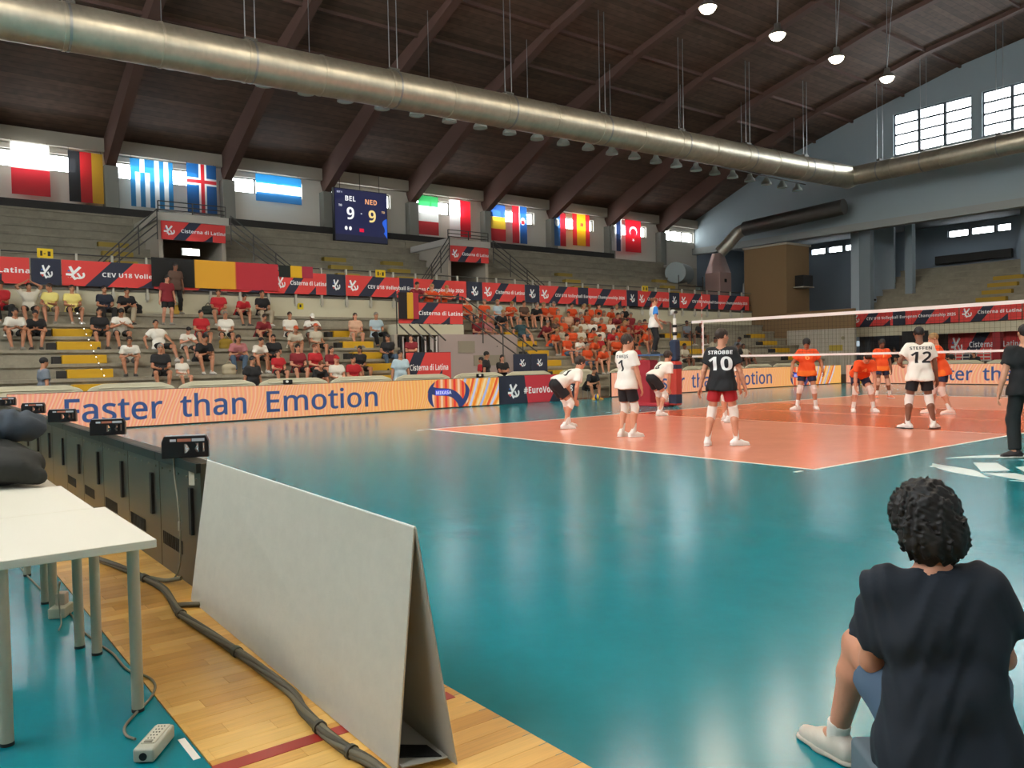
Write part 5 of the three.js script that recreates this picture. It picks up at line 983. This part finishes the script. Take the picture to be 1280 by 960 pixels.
person({ label: 'player in white shirt number 1 and black shorts standing in profile', pos: at(784, 546), turn: 187, H: 1.88, pose: { ...STAND, twist: -14, head: [4, -22], feet: [[0.1, 0.085, -0.02], [-0.12, 0.085, 0.02]], toes: [[0.0, 0, 1], [-0.5, 0, 1]], hands: [[0.2, 1.45, 0.3], [-0.26, 0.84, 0.08]], elbows: [[0.6, -0.8, 0.2], [-0.5, 0, -1]] }, shirt: whiteJ('1', 'D MEIJS'), short: black, pads: '#e0dacd', pants: 0.72, hair: 'puffy', shoe: '#ded8cf' });
person({ label: 'player in white shirt and black shorts bending with hands on knees before the navy board', pos: at(711, 535), turn: 163, H: 1.9, pose: BENT, shirtOpt: { hem: 0.02 }, shirt: whiteJ('11', ''), short: black, pads: '#e4ddd2', pants: 0.62, hair: 'puffy' });
person({ label: 'player in white shirt bending with hands on knees before the referee stand', pos: at(826, 519), turn: 170, H: 1.9, pose: { ...BENT, lean: 46, pelvis: [0, 0.87, -0.2], hands: [[0.16, 0.6, 0.2], [-0.15, 0.6, 0.12]] }, shirtOpt: { hem: 0.02 }, shirt: whiteJ('4', ''), short: black, pads: '#d9d2c8', pants: 0.62, hair: 'puffy' });
person({ label: 'player in white shirt half hidden behind the black shirt number 10', pos: at(909, 527), turn: 165, H: 1.86, pose: { ...BENT, lean: 34, pelvis: [0, 0.89, -0.16], hands: [[0.17, 0.66, 0.24], [-0.16, 0.66, 0.2]], feet: [[0.2, 0.085, 0.1], [-0.2, 0.085, -0.12]] }, shirtOpt: { hem: 0.02 }, shirt: whiteJ('7', ''), short: black, pads: '#d9d2c8', pants: 0.62 });
person({ label: 'player in white shirt number 12 and black shorts, seen from behind', pos: at(1150, 536), turn: 221, H: 1.94, pose: { ...STAND, feet: [[0.2, 0.085, 0], [-0.22, 0.085, 0]], toes: [[0.7, 0, 0.8], [-0.7, 0, 0.8]], head: [10, 0], hands: [[0.24, 1.1, 0.22], [-0.3, 0.86, 0.1]] }, shirt: whiteJ('12', 'STEFFEN'), short: black, pads: '#e8e2d8', pants: 0.62, skin: 'brown', hair: 'short', hairCol: 'dark', sole: '#222222' });
person({ label: 'player in orange shirt looking down, at the ball mark of the LED board', pos: at(1009, 512), turn: 38, H: 1.9, pose: { ...STAND, head: [32, -8], feet: [[0.2, 0.085, 0], [-0.24, 0.085, 0.05]], toes: [[0.2, 0, 1], [-0.9, 0, 0.5]], hands: [[0.36, 0.95, 0.1], [-0.36, 0.92, 0.1]] }, shirt: orangeJ('6'), short: navyShort, pads: '#e2d4c8', pants: 0.55, skin: 'tan', hair: 'puffy', hairCol: 'dark' });
person({ label: 'player in orange shirt bending forward with hands on knees', pos: at(1079, 515), turn: 48, H: 1.88, pose: { ...BENT, lean: 50, head: [20, 0], neckUp: -0.1 , feet: [[0.22, 0.085, 0.05], [-0.22, 0.085, -0.02]], hands: [[0.2, 0.55, 0.2], [-0.22, 0.55, 0.14]] }, shirtOpt: { hem: 0.02 }, shirt: orangeJ('4'), short: navyShort, pads: '#e2d4c8', pants: 0.6, skin: 'fair', hair: 'short', hairCol: 'brown' });
person({ label: 'player in orange shirt standing behind the bending team mate', pos: at(1102, 498), turn: 48, H: 1.9, pose: { ...STAND, head: [14, 0], feet: [[0.26, 0.085, -0.05], [-0.16, 0.085, 0.05]] }, shirt: orangeJ('1'), short: navyShort, pads: '#c9a08a', pants: 0.55, skin: 'brown', hair: 'puffy', hairCol: 'dark', shoe: '#e88a68' });
person({ label: 'blond player in orange shirt behind the white number 12', pos: at(1172, 517), turn: -58, H: 1.95, pose: { ...STAND, lean: 14, pelvis: [0, 0.93, -0.1], head: [12, 10], feet: [[0.16, 0.085, -0.22], [-0.12, 0.085, 0.12]], hands: [[0.24, 0.8, 0.2], [-0.26, 0.8, 0.2]] }, shirt: orangeJ('9'), short: navyShort, pads: '#ddc6b8', pants: 0.55, hair: 'short', hairCol: 'blond', shoe: '#eecfc0' });
person({ label: 'referee in white and blue polo and black trousers standing on the red stand', pos: [-1.7, 1.527, -8.88], turn: 148, H: 1.7, pose: { ...STAND, head: [6, -4], feet: [[0.12, 0.085, 0.05], [-0.13, 0.085, -0.05]], hands: [[0.26, 1.03, 0.36], [-0.26, 0.9, 0.14]] }, shirt: jersey('#e6e0d8', (c) => { c.fillStyle = '#2f7fd0'; c.fillRect(0, 0, 70, 256); c.fillRect(186, 0, 140, 120); c.fillRect(442, 0, 70, 120); }), short: M('#191a1c', 0.85), pants: 1.92, socks: false, shoe: '#1a1a1a', sole: '#1a1a1a', hair: 'bun', hairCol: 'red' });
person({ label: 'official in black shirt and black trousers at the court corner', pos: [10.3, 0, -2.85], turn: -140, H: 1.8, pose: { ...STAND, hands: [[0.33, 0.84, -0.02], [-0.3, 0.85, 0.05]], feet: [[0.12, 0.085, 0.02], [-0.12, 0.085, -0.02]], toes: [[0.9, 0, -0.2], [-0.3, 0, 1]] }, shirt: M('#17181a', 0.85), short: M('#1a1d1e', 0.85), pants: 1.95, socks: false, shoe: '#2b2426', sole: '#d8d4cc', hair: 'short', hairCol: 'dark' });
{ // child sitting on a low grey block in front of the camera
  const pose = { pelvis: [0, 0.35, 0], lean: 4, bend: 14, wide: 1.08, neckUp: -0.2, head: [8, 4], feet: [[0.21, 0.085, 0.49], [-0.2, 0.085, 0.5]], toes: [[0.45, 0, 0.9], [-0.3, 0, 1]], knees: [[0.08, 0.8, 0.7], [-0.5, 0.6, 0.6]], handDir: [[-0.3, -0.5, 0.8], [0.3, -0.5, 0.8]], hands: [[0.08, 0.55, 0.42], [-0.2, 0.55, 0.42]], elbows: [[0.35, -1, -0.4], [-0.5, -1, -0.3]] };
  const k = person({ label: 'curly-haired child in dark navy T-shirt sitting with the back turned on a low grey block', pos: [13.45, 0, 6.49], turn: -131, H: 1.56, cell: 0.011, pose, shirtOpt: { loose: 0.028, hem: -0.13, sleeve: 0.62, fold: 1.7 }, shirt: M('#1b232d', 0.9, { sheen: 0.4 }), short: M('#4a5f75', 0.85), pants: 0.66, hair: 'curly', hairCol: 'dark', sock: '#d9d4c8', sockH: 0.07, shoe: '#c9beae', sole: '#b9ad9c' });
  const b = thing('sitting_block', 'low grey padded block under the sitting child', 'block', [13.45, 0, 6.49], -131 * Math.PI / 180);
  obj('cushion', rbox(0.56, 0.14, 0.42, 0.02, -0.06, 0.12, -0.02, 3), M('#5c6a72', 0.8), b); obj('base', rbox(0.52, 0.05, 0.38, 0.01, -0.06, 0.025, -0.02), M('#3b4449', 0.8), b);
}

// spectators: a few seated and standing poses, meshed once, dressed many times
const SIT = { pelvis: [0, 0.5, 0], feet: [[0.13, 0.085, 0.47], [-0.12, 0.085, 0.45]], knees: [[0.25, 1, 0.4], [-0.25, 1, 0.4]] };
const POSES = {
  upright: { ...SIT, lean: 4, hands: [[0.12, 0.62, 0.34], [-0.12, 0.62, 0.32]] },
  forward: { ...SIT, lean: 32, bend: 10, neckUp: 0.5, hands: [[0.06, 0.62, 0.5], [-0.05, 0.62, 0.48]], elbows: [[0.6, -0.7, -0.3], [-0.6, -0.7, -0.3]] },
  phone: { ...SIT, lean: 14, bend: 8, head: [24, 0], hands: [[0.05, 0.78, 0.32], [-0.05, 0.77, 0.32]], elbows: [[0.8, -0.6, 0], [-0.8, -0.6, 0]] },
  chin: { ...SIT, lean: 24, bend: 8, hands: [[0.04, 0.98, 0.34], [-0.1, 0.62, 0.38]], elbows: [[0.6, -1, 0.2], [-1, 0, -0.3]], head: [0, 18] },
  relaxed: { ...SIT, lean: -12, head: [-4, -20], feet: [[0.2, 0.085, 0.6], [-0.16, 0.085, 0.5]], hands: [[0.2, 0.6, 0.36], [-0.34, 0.5, -0.12]] },
  armsup: { ...SIT, lean: 6, hands: [[0.12, 1.32, 0.02], [-0.12, 1.32, 0.02]], elbows: [[1, 0.3, 0.3], [-1, 0.3, 0.3]] },
  turned: { ...SIT, lean: 10, twist: -28, head: [6, -30], hands: [[0.02, 0.64, 0.36], [-0.16, 0.62, 0.26]] },
  standing: { ...STAND, head: [6, 10] },
  crossed: { ...STAND, head: [4, -10], hands: [[-0.08, 1.18, 0.2], [0.08, 1.14, 0.22]], elbows: [[1, -0.5, 0], [-1, -0.5, 0]] },
  leaning: { ...STAND, lean: 34, pelvis: [0, 0.92, -0.25], neckUp: 0.5, hands: [[0.16, 1.08, 0.36], [-0.16, 1.08, 0.36]], elbows: [[1, -0.2, 0], [-1, -0.2, 0]] },
};
const LIB = {};
for (const [n, p] of Object.entries(POSES)) {
  const s = skeleton(p), c = 0.024;
  LIB[n] = { s, body: bodyGeo(s, 0.02, handGeo.lo, false), tee: shirtGeo(s, c), long: null, shorts: shortsGeo(s, c, 0.75), trousers: shortsGeo(s, c, 1.9, 0.014), shoes: [0, 1].map((i) => shoeGeos(s, i, 0.014)), hair: {} };
}
function spectator({ pos, turn, pose, tee, pants, long, skin, hair, hairCol, cap, H, label, group, shoe }) {
  const t = thing('person', label, 'person', pos, turn * Math.PI / 180, group), L = LIB[pose]; t.scale.setScalar((H ?? 1.72) / 1.8);
  obj('body', L.body, skinM[skin], t); obj('shirt', L.tee, fab(tee), t);
  obj(long ? 'trousers' : 'shorts', long ? L.trousers : L.shorts, fab(pants), t);
  const h = (n) => (L.hair[n] ??= hairGeo(L.s, 0.012, n));
  if (hair) obj('hair', h(hair), M(HAIR[hairCol], 0.65), t);
  if (cap) obj('cap', h('cap'), fab(cap), t);
  for (let i = 0; i < 2; i++) { const m = obj('shoe', L.shoes[i][0], M(shoe ?? '#b9b3a8', 0.6), t); obj('sole', L.shoes[i][1], M('#6a655c', 0.6), m); }
  return t;
}
const CN = { '#c9c2ae': 'cream', '#d9d4c6': 'white', '#b01f26': 'red', '#7c1f26': 'maroon', '#1d1c1d': 'black', '#e2d27a': 'pale yellow', '#cf4a1a': 'orange', '#a9bdc4': 'light blue', '#c9a184': 'peach', '#242a38': 'navy', '#5a4438': 'brown', '#b9b09a': 'beige', '#6d747c': 'grey', '#2f4a50': 'dark teal', '#a86a6a': 'dusty pink' };
const KN = Object.fromEntries(Object.entries(CN).map(([a, b]) => [b, a]));
const PC = { dark: '#24221f', black: '#151414', jeans: '#46586a', beige: '#a3957c', grey: '#5b5a57', khaki: '#6d6450' };
const ORD = ['bottom', 'second lowest', 'third', 'fourth', 'fifth', 'sixth', 'second highest', 'top'];
const PD = { upright: 'upright', forward: 'leaning forward', phone: 'hands together', chin: 'chin on hand', relaxed: 'leaning back', armsup: 'hands behind head', turned: 'turned aside', standing: 'standing', crossed: 'standing with folded arms', leaning: 'leaning on the railing' };
const taken = {};
function place(j, z, up) {                                        // people of one row keep shoulder room
  const t = (taken[j] ??= []); let best = z;
  for (let s = 0; s < 3; s += 0.04) { const c = [z + s, z - s].find((q) => t.every((r) => Math.abs(r - q) > 0.54) && [j - 1, j + 1].every((n) => (taken[n] ?? []).every((r) => Math.abs(r - q) > 0.17))); if (c !== undefined) { best = c; break; } }
  t.push(best); return best;
}
function seated(px, j, pose, tee, pants, hair, hairCol, skin, opt = {}) {
  const x = ROWX(j) - 0.22, up = /standing|crossed/.test(pose), y = up ? ROWY(j) : ROWY(j - 1), z = place(j, hit(px, 430, 'x', x + 0.1).z, up);
  const block = opt.block ?? 'left block';
  const label = `${opt.who ?? 'spectator'} in ${tee} top${opt.cap ? ' and cap,' : `, ${hairCol} hair,`} ${PD[pose]} on the ${ORD[j]} row, ${block}`;
  spectator({ pos: [up ? x - 0.1 + 0.15 : x, y + 0.002, z], turn: 90 + (opt.turn ?? rr(-14, 14)), pose, tee: KN[tee], pants: PC[pants], long: opt.long, skin, hair: opt.cap ? null : hair, hairCol, cap: opt.cap, H: opt.H ?? rr(1.64, 1.78), label, group: 'spectators on the ' + block, shoe: pick(['#b9b3a8', '#3a3835', '#8a857a']) });
}
const A = [ // pixel column, row, pose, top, bottom, hair, hair colour, skin
  [3, 7, 'turned', 'red', 'dark', 'short', 'brown', 'tan', { long: true }], [39, 7, 'armsup', 'cream', 'dark', 'short', 'dark', 'tan'], [60, 7, 'turned', 'pale yellow', 'khaki', 'short', 'brown', 'tan'], [85, 7, 'upright', 'pale yellow', 'dark', 'short', 'brown', 'tan'],
  [133, 7, 'upright', 'navy', 'dark', 'short', 'dark', 'tan', { long: true }], [153, 7, 'forward', 'black', 'beige', 'short', 'brown', 'tan', { long: true }], [211, 6, 'standing', 'maroon', 'black', 'long', 'dark', 'fair', { H: 1.6 }], [222, 7, 'standing', 'brown', 'black', 'short', 'dark', 'brown', { long: true }],
  [276, 7, 'upright', 'red', 'beige', 'short', 'brown', 'tan'], [302, 7, 'forward', 'red', 'black', 'short', 'dark', 'tan'], [330, 7, 'upright', 'black', 'beige', 'short', 'dark', 'tan', { long: true }],
  [18, 5, 'forward', 'white', 'dark', 'short', 'dark', 'tan'], [45, 5, 'forward', 'black', 'black', 'short', 'dark', 'tan'], [126, 5, 'upright', 'black', 'dark', 'long', 'dark', 'tan'], [146, 5, 'phone', 'white', 'dark', 'short', 'dark', 'tan'],
  [163, 3, 'forward', 'white', 'grey', 'short', 'brown', 'tan', { turn: -12 }], [200, 4, 'relaxed', 'white', 'black', 'short', 'dark', 'tan', { turn: 20 }], [234, 4, 'phone', 'white', 'dark', 'short', 'dark', 'fair', { H: 1.5 }], [253, 5, 'upright', 'red', 'grey', 'short', 'dark', 'tan'],
  [284, 5, 'upright', 'white', 'dark', 'short', 'grey', 'tan'], [246, 3, 'forward', 'black', 'black', 'short', 'dark', 'tan', { turn: 8 }], [201, 2, 'upright', 'black', 'dark', 'short', 'grey', 'tan'], [216, 2, 'upright', 'white', 'beige', 'short', 'dark', 'fair', { H: 1.3 }],
  [297, 3, 'forward', 'dusty pink', 'jeans', 'long', 'dark', 'tan', { long: true }], [314, 3, 'forward', 'white', 'dark', 'short', 'dark', 'tan'], [334, 3, 'upright', 'black', 'black', 'long', 'dark', 'tan', { turn: -25 }], [353, 2, 'upright', 'red', 'dark', 'long', 'brown', 'fair', { H: 1.5 }],
  [327, 5, 'forward', 'maroon', 'dark', 'short', 'brown', 'tan'], [364, 5, 'upright', 'white', 'dark', 'short', 'brown', 'tan'], [391, 5, 'phone', 'white', 'black', 'short', 'dark', 'brown', { cap: '#d9d4c6' }], [375, 4, 'forward', 'beige', 'khaki', 'short', 'dark', 'tan', { cap: '#c4512c' }], [396, 4, 'upright', 'beige', 'dark', 'short', 'dark', 'tan', { cap: '#c4512c' }],
  [373, 2, 'upright', 'maroon', 'dark', 'long', 'dark', 'fair'], [391, 2, 'upright', 'red', 'dark', 'short', 'red', 'fair'], [409, 2, 'upright', 'maroon', 'dark', 'long', 'brown', 'fair'], [396, 1, 'forward', 'black', 'dark', 'short', 'red', 'fair'], [424, 1, 'upright', 'white', 'grey', 'short', 'dark', 'fair', { cap: '#c01f26' }],
  [442, 1, 'upright', 'red', 'dark', 'short', 'dark', 'tan'], [449, 2, 'turned', 'black', 'dark', 'long', 'dark', 'tan'], [446, 5, 'upright', 'peach', 'beige', 'long', 'brown', 'fair'], [472, 5, 'upright', 'light blue', 'black', 'short', 'grey', 'tan', { long: true }], [486, 3, 'turned', 'black', 'jeans', 'short', 'dark', 'tan', { long: true }],
];
for (const a of A) seated(a[0], a[1], a[2], a[3], a[4], a[5], a[6], a[7], a[8]);
const B = 'orange fan block';
const fan = (px, j, pose, tee, hair = 'short', hc = 'brown', sk = 'fair', o = {}) => seated(px, j, pose, tee, pick(['dark', 'dark', 'jeans', 'grey', 'black']), hair, hc, sk, { block: B, ...o });
[[586, 'upright', 'orange', { cap: '#d9d4c6' }], [607, 'turned', 'orange'], [624, 'upright', 'light blue'], [639, 'phone', 'orange'], [657, 'upright', 'brown'], [669, 'forward', 'black'], [680, 'upright', 'orange'], [690, 'turned', 'orange'], [717, 'upright', 'orange'], [728, 'phone', 'cream'], [738, 'upright', 'orange'], [746, 'upright', 'orange'], [754, 'forward', 'orange'], [762, 'turned', 'beige'], [778, 'upright', 'black']].forEach(([px, p, c, o]) => fan(px, 7, p, c, rnd() < 0.35 ? 'long' : 'short', pick(['brown', 'dark', 'blond', 'grey']), pick(['fair', 'tan']), o));
[[598, 5, 'upright', 'maroon'], [607, 6, 'phone', 'red'], [612, 5, 'upright', 'dusty pink'], [618, 6, 'forward', 'black'], [655, 5, 'relaxed', 'dark teal'], [680, 5, 'forward', 'maroon'], [697, 6, 'upright', 'orange'], [707, 6, 'turned', 'peach'], [721, 6, 'forward', 'maroon'], [731, 6, 'upright', 'orange'], [742, 6, 'phone', 'cream'], [754, 6, 'upright', 'beige'], [765, 6, 'forward', 'maroon'], [776, 6, 'upright', 'brown'], [787, 6, 'turned', 'maroon'],
  [684, 5, 'phone', 'brown'], [699, 5, 'upright', 'orange'], [711, 5, 'forward', 'beige'], [722, 5, 'upright', 'cream'], [733, 5, 'turned', 'white'], [743, 5, 'upright', 'orange'], [755, 5, 'upright', 'white'], [767, 5, 'forward', 'orange'], [780, 5, 'upright', 'maroon'], [792, 5, 'phone', 'red'],
  [694, 4, 'forward', 'orange'], [704, 4, 'upright', 'beige'], [714, 4, 'turned', 'orange'], [726, 4, 'upright', 'cream'], [738, 4, 'phone', 'orange'], [750, 4, 'upright', 'white'], [762, 4, 'forward', 'red'], [774, 4, 'upright', 'orange'], [788, 4, 'upright', 'maroon'], [800, 4, 'forward', 'orange'],
  [708, 3, 'upright', 'orange'], [724, 3, 'phone', 'white'], [739, 3, 'forward', 'orange'], [752, 3, 'upright', 'red'], [768, 3, 'turned', 'orange'], [786, 3, 'upright', 'maroon'], [738, 2, 'upright', 'orange'], [754, 2, 'forward', 'orange'], [797, 2, 'upright', 'red'], [806, 5, 'upright', 'orange']].forEach(([px, j, p, c]) => fan(px, j, p, c, rnd() < 0.35 ? 'long' : 'short', pick(['brown', 'dark', 'blond', 'grey']), pick(['fair', 'tan', 'tan'])));
[[860, 5, 'upright', 'grey'], [876, 5, 'turned', 'black'], [888, 3, 'forward', 'beige'], [857, 2, 'upright', 'beige'], [924, 2, 'upright', 'black'], [934, 2, 'relaxed', 'beige'], [921, 3, 'phone', 'grey']].forEach(([px, j, p, c]) => seated(px, j, p, c, 'dark', 'short', 'dark', 'brown', { block: 'block behind net' }));
// people standing on the floor or on the balcony
const stander = (pos, turn, pose, tee, pants, hair, hc, sk, label, o = {}) => spectator({ pos, turn, pose, tee: KN[tee], pants: PC[pants], long: o.long ?? true, skin: sk, hair, hairCol: hc, cap: o.cap, H: o.H ?? 1.75, label, group: o.group, shoe: '#2b2927' });
stander([-7.15, 0, 6.15], 190, 'standing', 'grey', 'dark', 'short', 'dark', 'tan', 'man in grey T-shirt walking behind the first LED board');
stander([-7.1, 0, 1.2], 100, 'standing', 'black', 'dark', 'short', 'dark', 'tan', 'official in black polo with lanyard behind the barriers of the left block', { H: 1.72 });
stander([-7.1, 0, -6.64], 130, 'standing', 'black', 'dark', 'short', 'dark', 'tan', 'man in black jacket with badge before the pink passage wall', { H: 1.78 });
stander([-7.75, 0, -6.95], -60, 'standing', 'red', 'dark', 'short', 'dark', 'tan', 'child in red shirt beside the badge man at the passage', { H: 1.6 });
stander([-7.35, 0, -7.5], 80, 'crossed', 'black', 'dark', 'long', 'dark', 'fair', 'woman in black with folded arms and lanyard beside the emblem boards', { H: 1.66 });
stander([-7.12, 0, -3.42], 70, 'standing', 'light blue', 'dark', 'short', 'dark', 'tan', 'man in pale teal shirt beside the red entrance board', { H: 1.85 });
stander([-8.7, 0.786, -4.75], 60, 'crossed', 'maroon', 'dark', 'long', 'brown', 'fair', 'woman standing behind the pale teal shirt man', { H: 1.6 });
stander([-9.2, 0, -5.75], 100, 'standing', 'black', 'dark', 'short', 'dark', 'tan', 'man in black standing at the edge of the strip door', { H: 1.9 });
stander([-11.3, 2.822, -6.55], 90, 'leaning', 'maroon', 'dark', 'short', 'dark', 'tan', 'man with dark hair leaning on the balcony railing', { H: 1.74 });
stander([-11.3, 2.822, -7.2], 90, 'leaning', 'orange', 'dark', 'long', 'blond', 'fair', 'blond woman in orange leaning on the balcony railing', { H: 1.68 });
stander([-11.3, 2.822, -7.85], 95, 'leaning', 'orange', 'dark', 'short', 'blond', 'fair', 'person in orange at the stair end of the balcony railing', { H: 1.66 });
stander([-5.86, 0, -31.2], 20, 'standing', 'black', 'dark', 'long', 'dark', 'tan', 'woman in black standing under the end stand', { H: 1.75 });
stander([4.9 - 9.7, 0, -29.3], 10, 'upright', 'black', 'dark', 'short', 'dark', 'tan', 'man in black sitting behind the far LED board', { H: 1.75 });
spectator({ pos: [-2.3, 0.35, -29.2], turn: 10, pose: 'phone', tee: KN.black, pants: PC.dark, long: true, skin: 'tan', hair: 'short', hairCol: 'dark', H: 1.72, label: 'camera operator in black behind the far LED board', shoe: '#222222' });
spectator({ pos: [-1.1, 0.3, -29.3], turn: -10, pose: 'forward', tee: KN.black, pants: PC.dark, long: true, skin: 'tan', hair: 'short', hairCol: 'dark', H: 1.72, label: 'person in black leaning forward at the far desk', shoe: '#222222' });
spectator({ pos: [-5.55, -0.03, -26.9], turn: 45, pose: 'forward', tee: KN.black, pants: PC.black, long: false, skin: 'tan', hair: 'short', hairCol: 'dark', H: 1.72, label: 'ball boy in black sitting by the corner of the LED boards', shoe: '#d8d4cc' });
spectator({ pos: [-6.4, -0.03, -10.6], turn: 85, pose: 'forward', tee: KN.black, pants: PC.black, long: false, skin: 'tan', hair: 'short', hairCol: 'dark', H: 1.75, label: 'ball boy in black sitting in the gap beside the sponsor board', shoe: '#d9a23a' });

// ---------------------------------------------------------------- last small things
{
  const stool = (x, z, turn, label) => { const t = thing('low_stool', label, 'stool', [x, 0, z], turn); obj('seat', rbox(0.36, 0.04, 0.34, 0.015, 0, 0.345, 0), M('#3b3936', 0.7), t); for (const a of [-0.14, 0.14]) for (const b of [-0.13, 0.13]) obj('leg', rod([a, 0, b], [a, 0.33, b], 0.012), mSteel, t); };
  stool(-5.55, -26.9, 0.8, 'low dark stool under the ball boy at the corner'); stool(-6.4, -10.6, 1.5, 'low dark stool under the ball boy beside the sponsor board');
  // dark bags and a jacket on the far tables
  const f = new Field(0.05); f.ell([0, 0.12, 0], [0.34, 0.12, 0.2]); f.ell([-0.12, 0.2, 0.02], [0.2, 0.08, 0.14]); f.cap([0.2, 0.12, 0.1], [0.34, 0.06, -0.05], 0.07, 0.05); f.p.forEach((q) => { q.clip = [[0, -1, 0, 0]]; });
  f.post = (D, x, y, z) => D + 0.009 * Math.sin(x * 19 + 4 * Math.sin(z * 13)) * Math.sin(y * 31 + z * 17);
  const bag = thing('duffel_bag', 'dark duffel bag lying on the far white table', 'bag', [8.72, 0.7205, 8.42], 0.3);
  obj('bag_body', f.mesh(0.016), M('#23241f', 0.8), bag); obj('strap', tube([[-0.25, 0.12, 0.18], [-0.1, 0.28, 0.16], [0.08, 0.29, 0.14], [0.24, 0.13, 0.17]], 0.014, 30, 6), M('#2f2f28', 0.8), bag);
  obj('buckle', new THREE.TorusGeometry(0.028, 0.006, 8, 20).translate(0.2, 0.06, 0.21), M('#8a6a4a', 0.4, { metalness: 0.5 }), bag); obj('red_loop', rod([0.16, 0.12, 0.2], [0.18, 0.15, 0.2], 0.008), M('#8a2a26', 0.6), bag);
  const f2 = new Field(0.05); f2.ell([0, 0.1, 0], [0.26, 0.1, 0.16]); f2.ell([0.1, 0.14, 0.02], [0.12, 0.07, 0.1]); f2.p.forEach((q) => { q.clip = [[0, -1, 0, 0]]; }); f2.post = (D, x, y, z) => D + 0.012 * Math.sin(x * 23 + 5 * Math.sin(z * 15)) * Math.sin(y * 27 + z * 19);
  const jk = thing('jacket', 'crumpled blue grey jacket on top of the dark bag', 'jacket', [8.5, 0.955, 8.32], -0.4); obj('jacket_cloth', f2.mesh(0.016), M('#3c4650', 0.85), jk);
  // small bags on the terrace
  const bagOn = (px, j, col, label) => { const z = hit(px, 430, 'x', ROWX(j) - 0.2).z, q = new Field(0.04); for (const a of [-0.11, 0.11]) for (const b of [0.06, 0.2]) q.cap([0, b, a], [0.01, b, -a * 0.2], 0.1, 0.11); q.p.forEach((e) => { e.clip = [[0, -1, 0, 0]]; }); const t = thing('shoulder_bag', label, 'bag', [ROWX(j) - 0.25, ROWY(j), z]); obj('bag_body', q.mesh(0.02), M(col, 0.8), t); obj('strap', tube([[0, 0.29, -0.1], [0.02, 0.4, 0], [0, 0.29, 0.1]], 0.012, 16, 6), M(col, 0.8), t); };
  bagOn(171, 7, '#1b1b1b', 'black bag on the top row beside the man in beige trousers'); bagOn(286, 2, '#a3977c', 'beige tote bag on the terrace beside the woman in jeans'); bagOn(283, 4, '#8a6f1c', 'black and yellow bag on the terrace under the red shirt'); bagOn(262, 7, '#23281f', 'flat dark bag on the top row beside the red T-shirt'); bagOn(222, 7, '#b7953a', 'yellow patterned bag beside the standing pair');
  // little cameras clipped on the barriers
  for (const [z, l] of [[0.42, 'small black and white camera unit on the barrier below the emotion text'], [-6.0, 'small black and white camera unit on the barrier at the end of the LED board']]) { const t = thing('camera_unit', l, 'camera', [-6.54, 0.9, z]); obj('housing', rbox(0.1, 0.12, 0.24, 0.02, 0, 0.06, 0), mBlack, t); obj('lens', rod([0.05, 0.07, 0.05], [0.09, 0.07, 0.05], 0.035, 14), mWhite, t); }
  // balls
  const bm = cloth(canvasTex(128, 64, (c, w, h) => { c.fillStyle = '#e0b02a'; c.fillRect(0, 0, w, h); c.fillStyle = '#2a4a9a'; for (let i = 0; i < 4; i++) c.fillRect(i * 32, 0, 14, h); }));
  const ball = (x, z, l) => tag(obj('volleyball', new THREE.SphereGeometry(0.105, 24, 16).translate(0, 0.105, 0), bm), l, 'ball').position.set(x, 0, z);
  ball(-5.7, -10.35, 'yellow and blue volleyball at the feet of the ball boy by the sponsor board'); ball(-5.15, -26.6, 'yellow and blue volleyball beside the ball boy at the corner');
  // far concourse
  const sg = thing('screen_stand', 'black monitor standing under the end stand', 'monitor', [-5.0, 0, -31.6]); obj('panel', rbox(1.3, 0.9, 0.08, 0.02, 0, 2.05, 0), mBlack, sg); obj('pole', rod([0, 0, 0], [0, 1.65, 0], 0.03), mRail, sg); obj('base', rbox(0.7, 0.04, 0.5, 0.01, 0, 0.02, 0), mRail, sg);
  const bb = obj('banner', new THREE.PlaneGeometry(3.4, 1.5), mTown); bb.position.set(-2.9, 1.76, -34.3); tag(bb, 'dim red sponsor banner hanging under the end stand', 'banner');
  const wb = obj('white_grid_rack', [0, 1, 2, 3].flatMap((i) => [box(1.9, 0.05, 0.03, 0, 1.0 + i * 0.16, 0)]).concat([0, 1, 2, 3, 4, 5, 6].map((i) => box(0.03, 1.55, 0.03, -0.95 + i * 0.316, 0.775, 0))), M('#c9c2ba', 0.6)); wb.position.set(-2.6, 0, -32.0); tag(wb, 'pale wire rack in front of the dim red banner', 'rack');
  tag(obj('red_column', rbox(0.35, 2.3, 0.35, 0.02, 0, 1.15, 0), M('#8c2026', 0.7)), 'red column beside the wire rack', 'column').position.set(-1.35, 0, -32);
  const spk = thing('wall_speaker', 'black loudspeaker box on the brown block wall', 'speaker', [-10.9, 5.5, -31.2]); obj('cabinet', rbox(0.55, 0.62, 0.9, 0.02), mBlack, spk); obj('shelf', box(0.6, 0.05, 1.1, 0, -0.34, 0), M('#a9a498', 0.7), spk);
  const sn = tag(obj('notice_sign', box(0.75, 0.3, 0.02), M('#a8953a', 0.7)), 'yellowish notice on the slatted end wall', 'sign'); sn.position.set(-8.3, 1.75, -29.96);
  tag(obj('round_fitting', rod([0, 0, 0], [0, 0, 0.05], 0.09, 16), M('#8a8468', 0.6)), 'small round fitting above the notice', 'fitting').position.set(-7.9, 2.25, -29.98);
}
renderer.render(scene, camera);
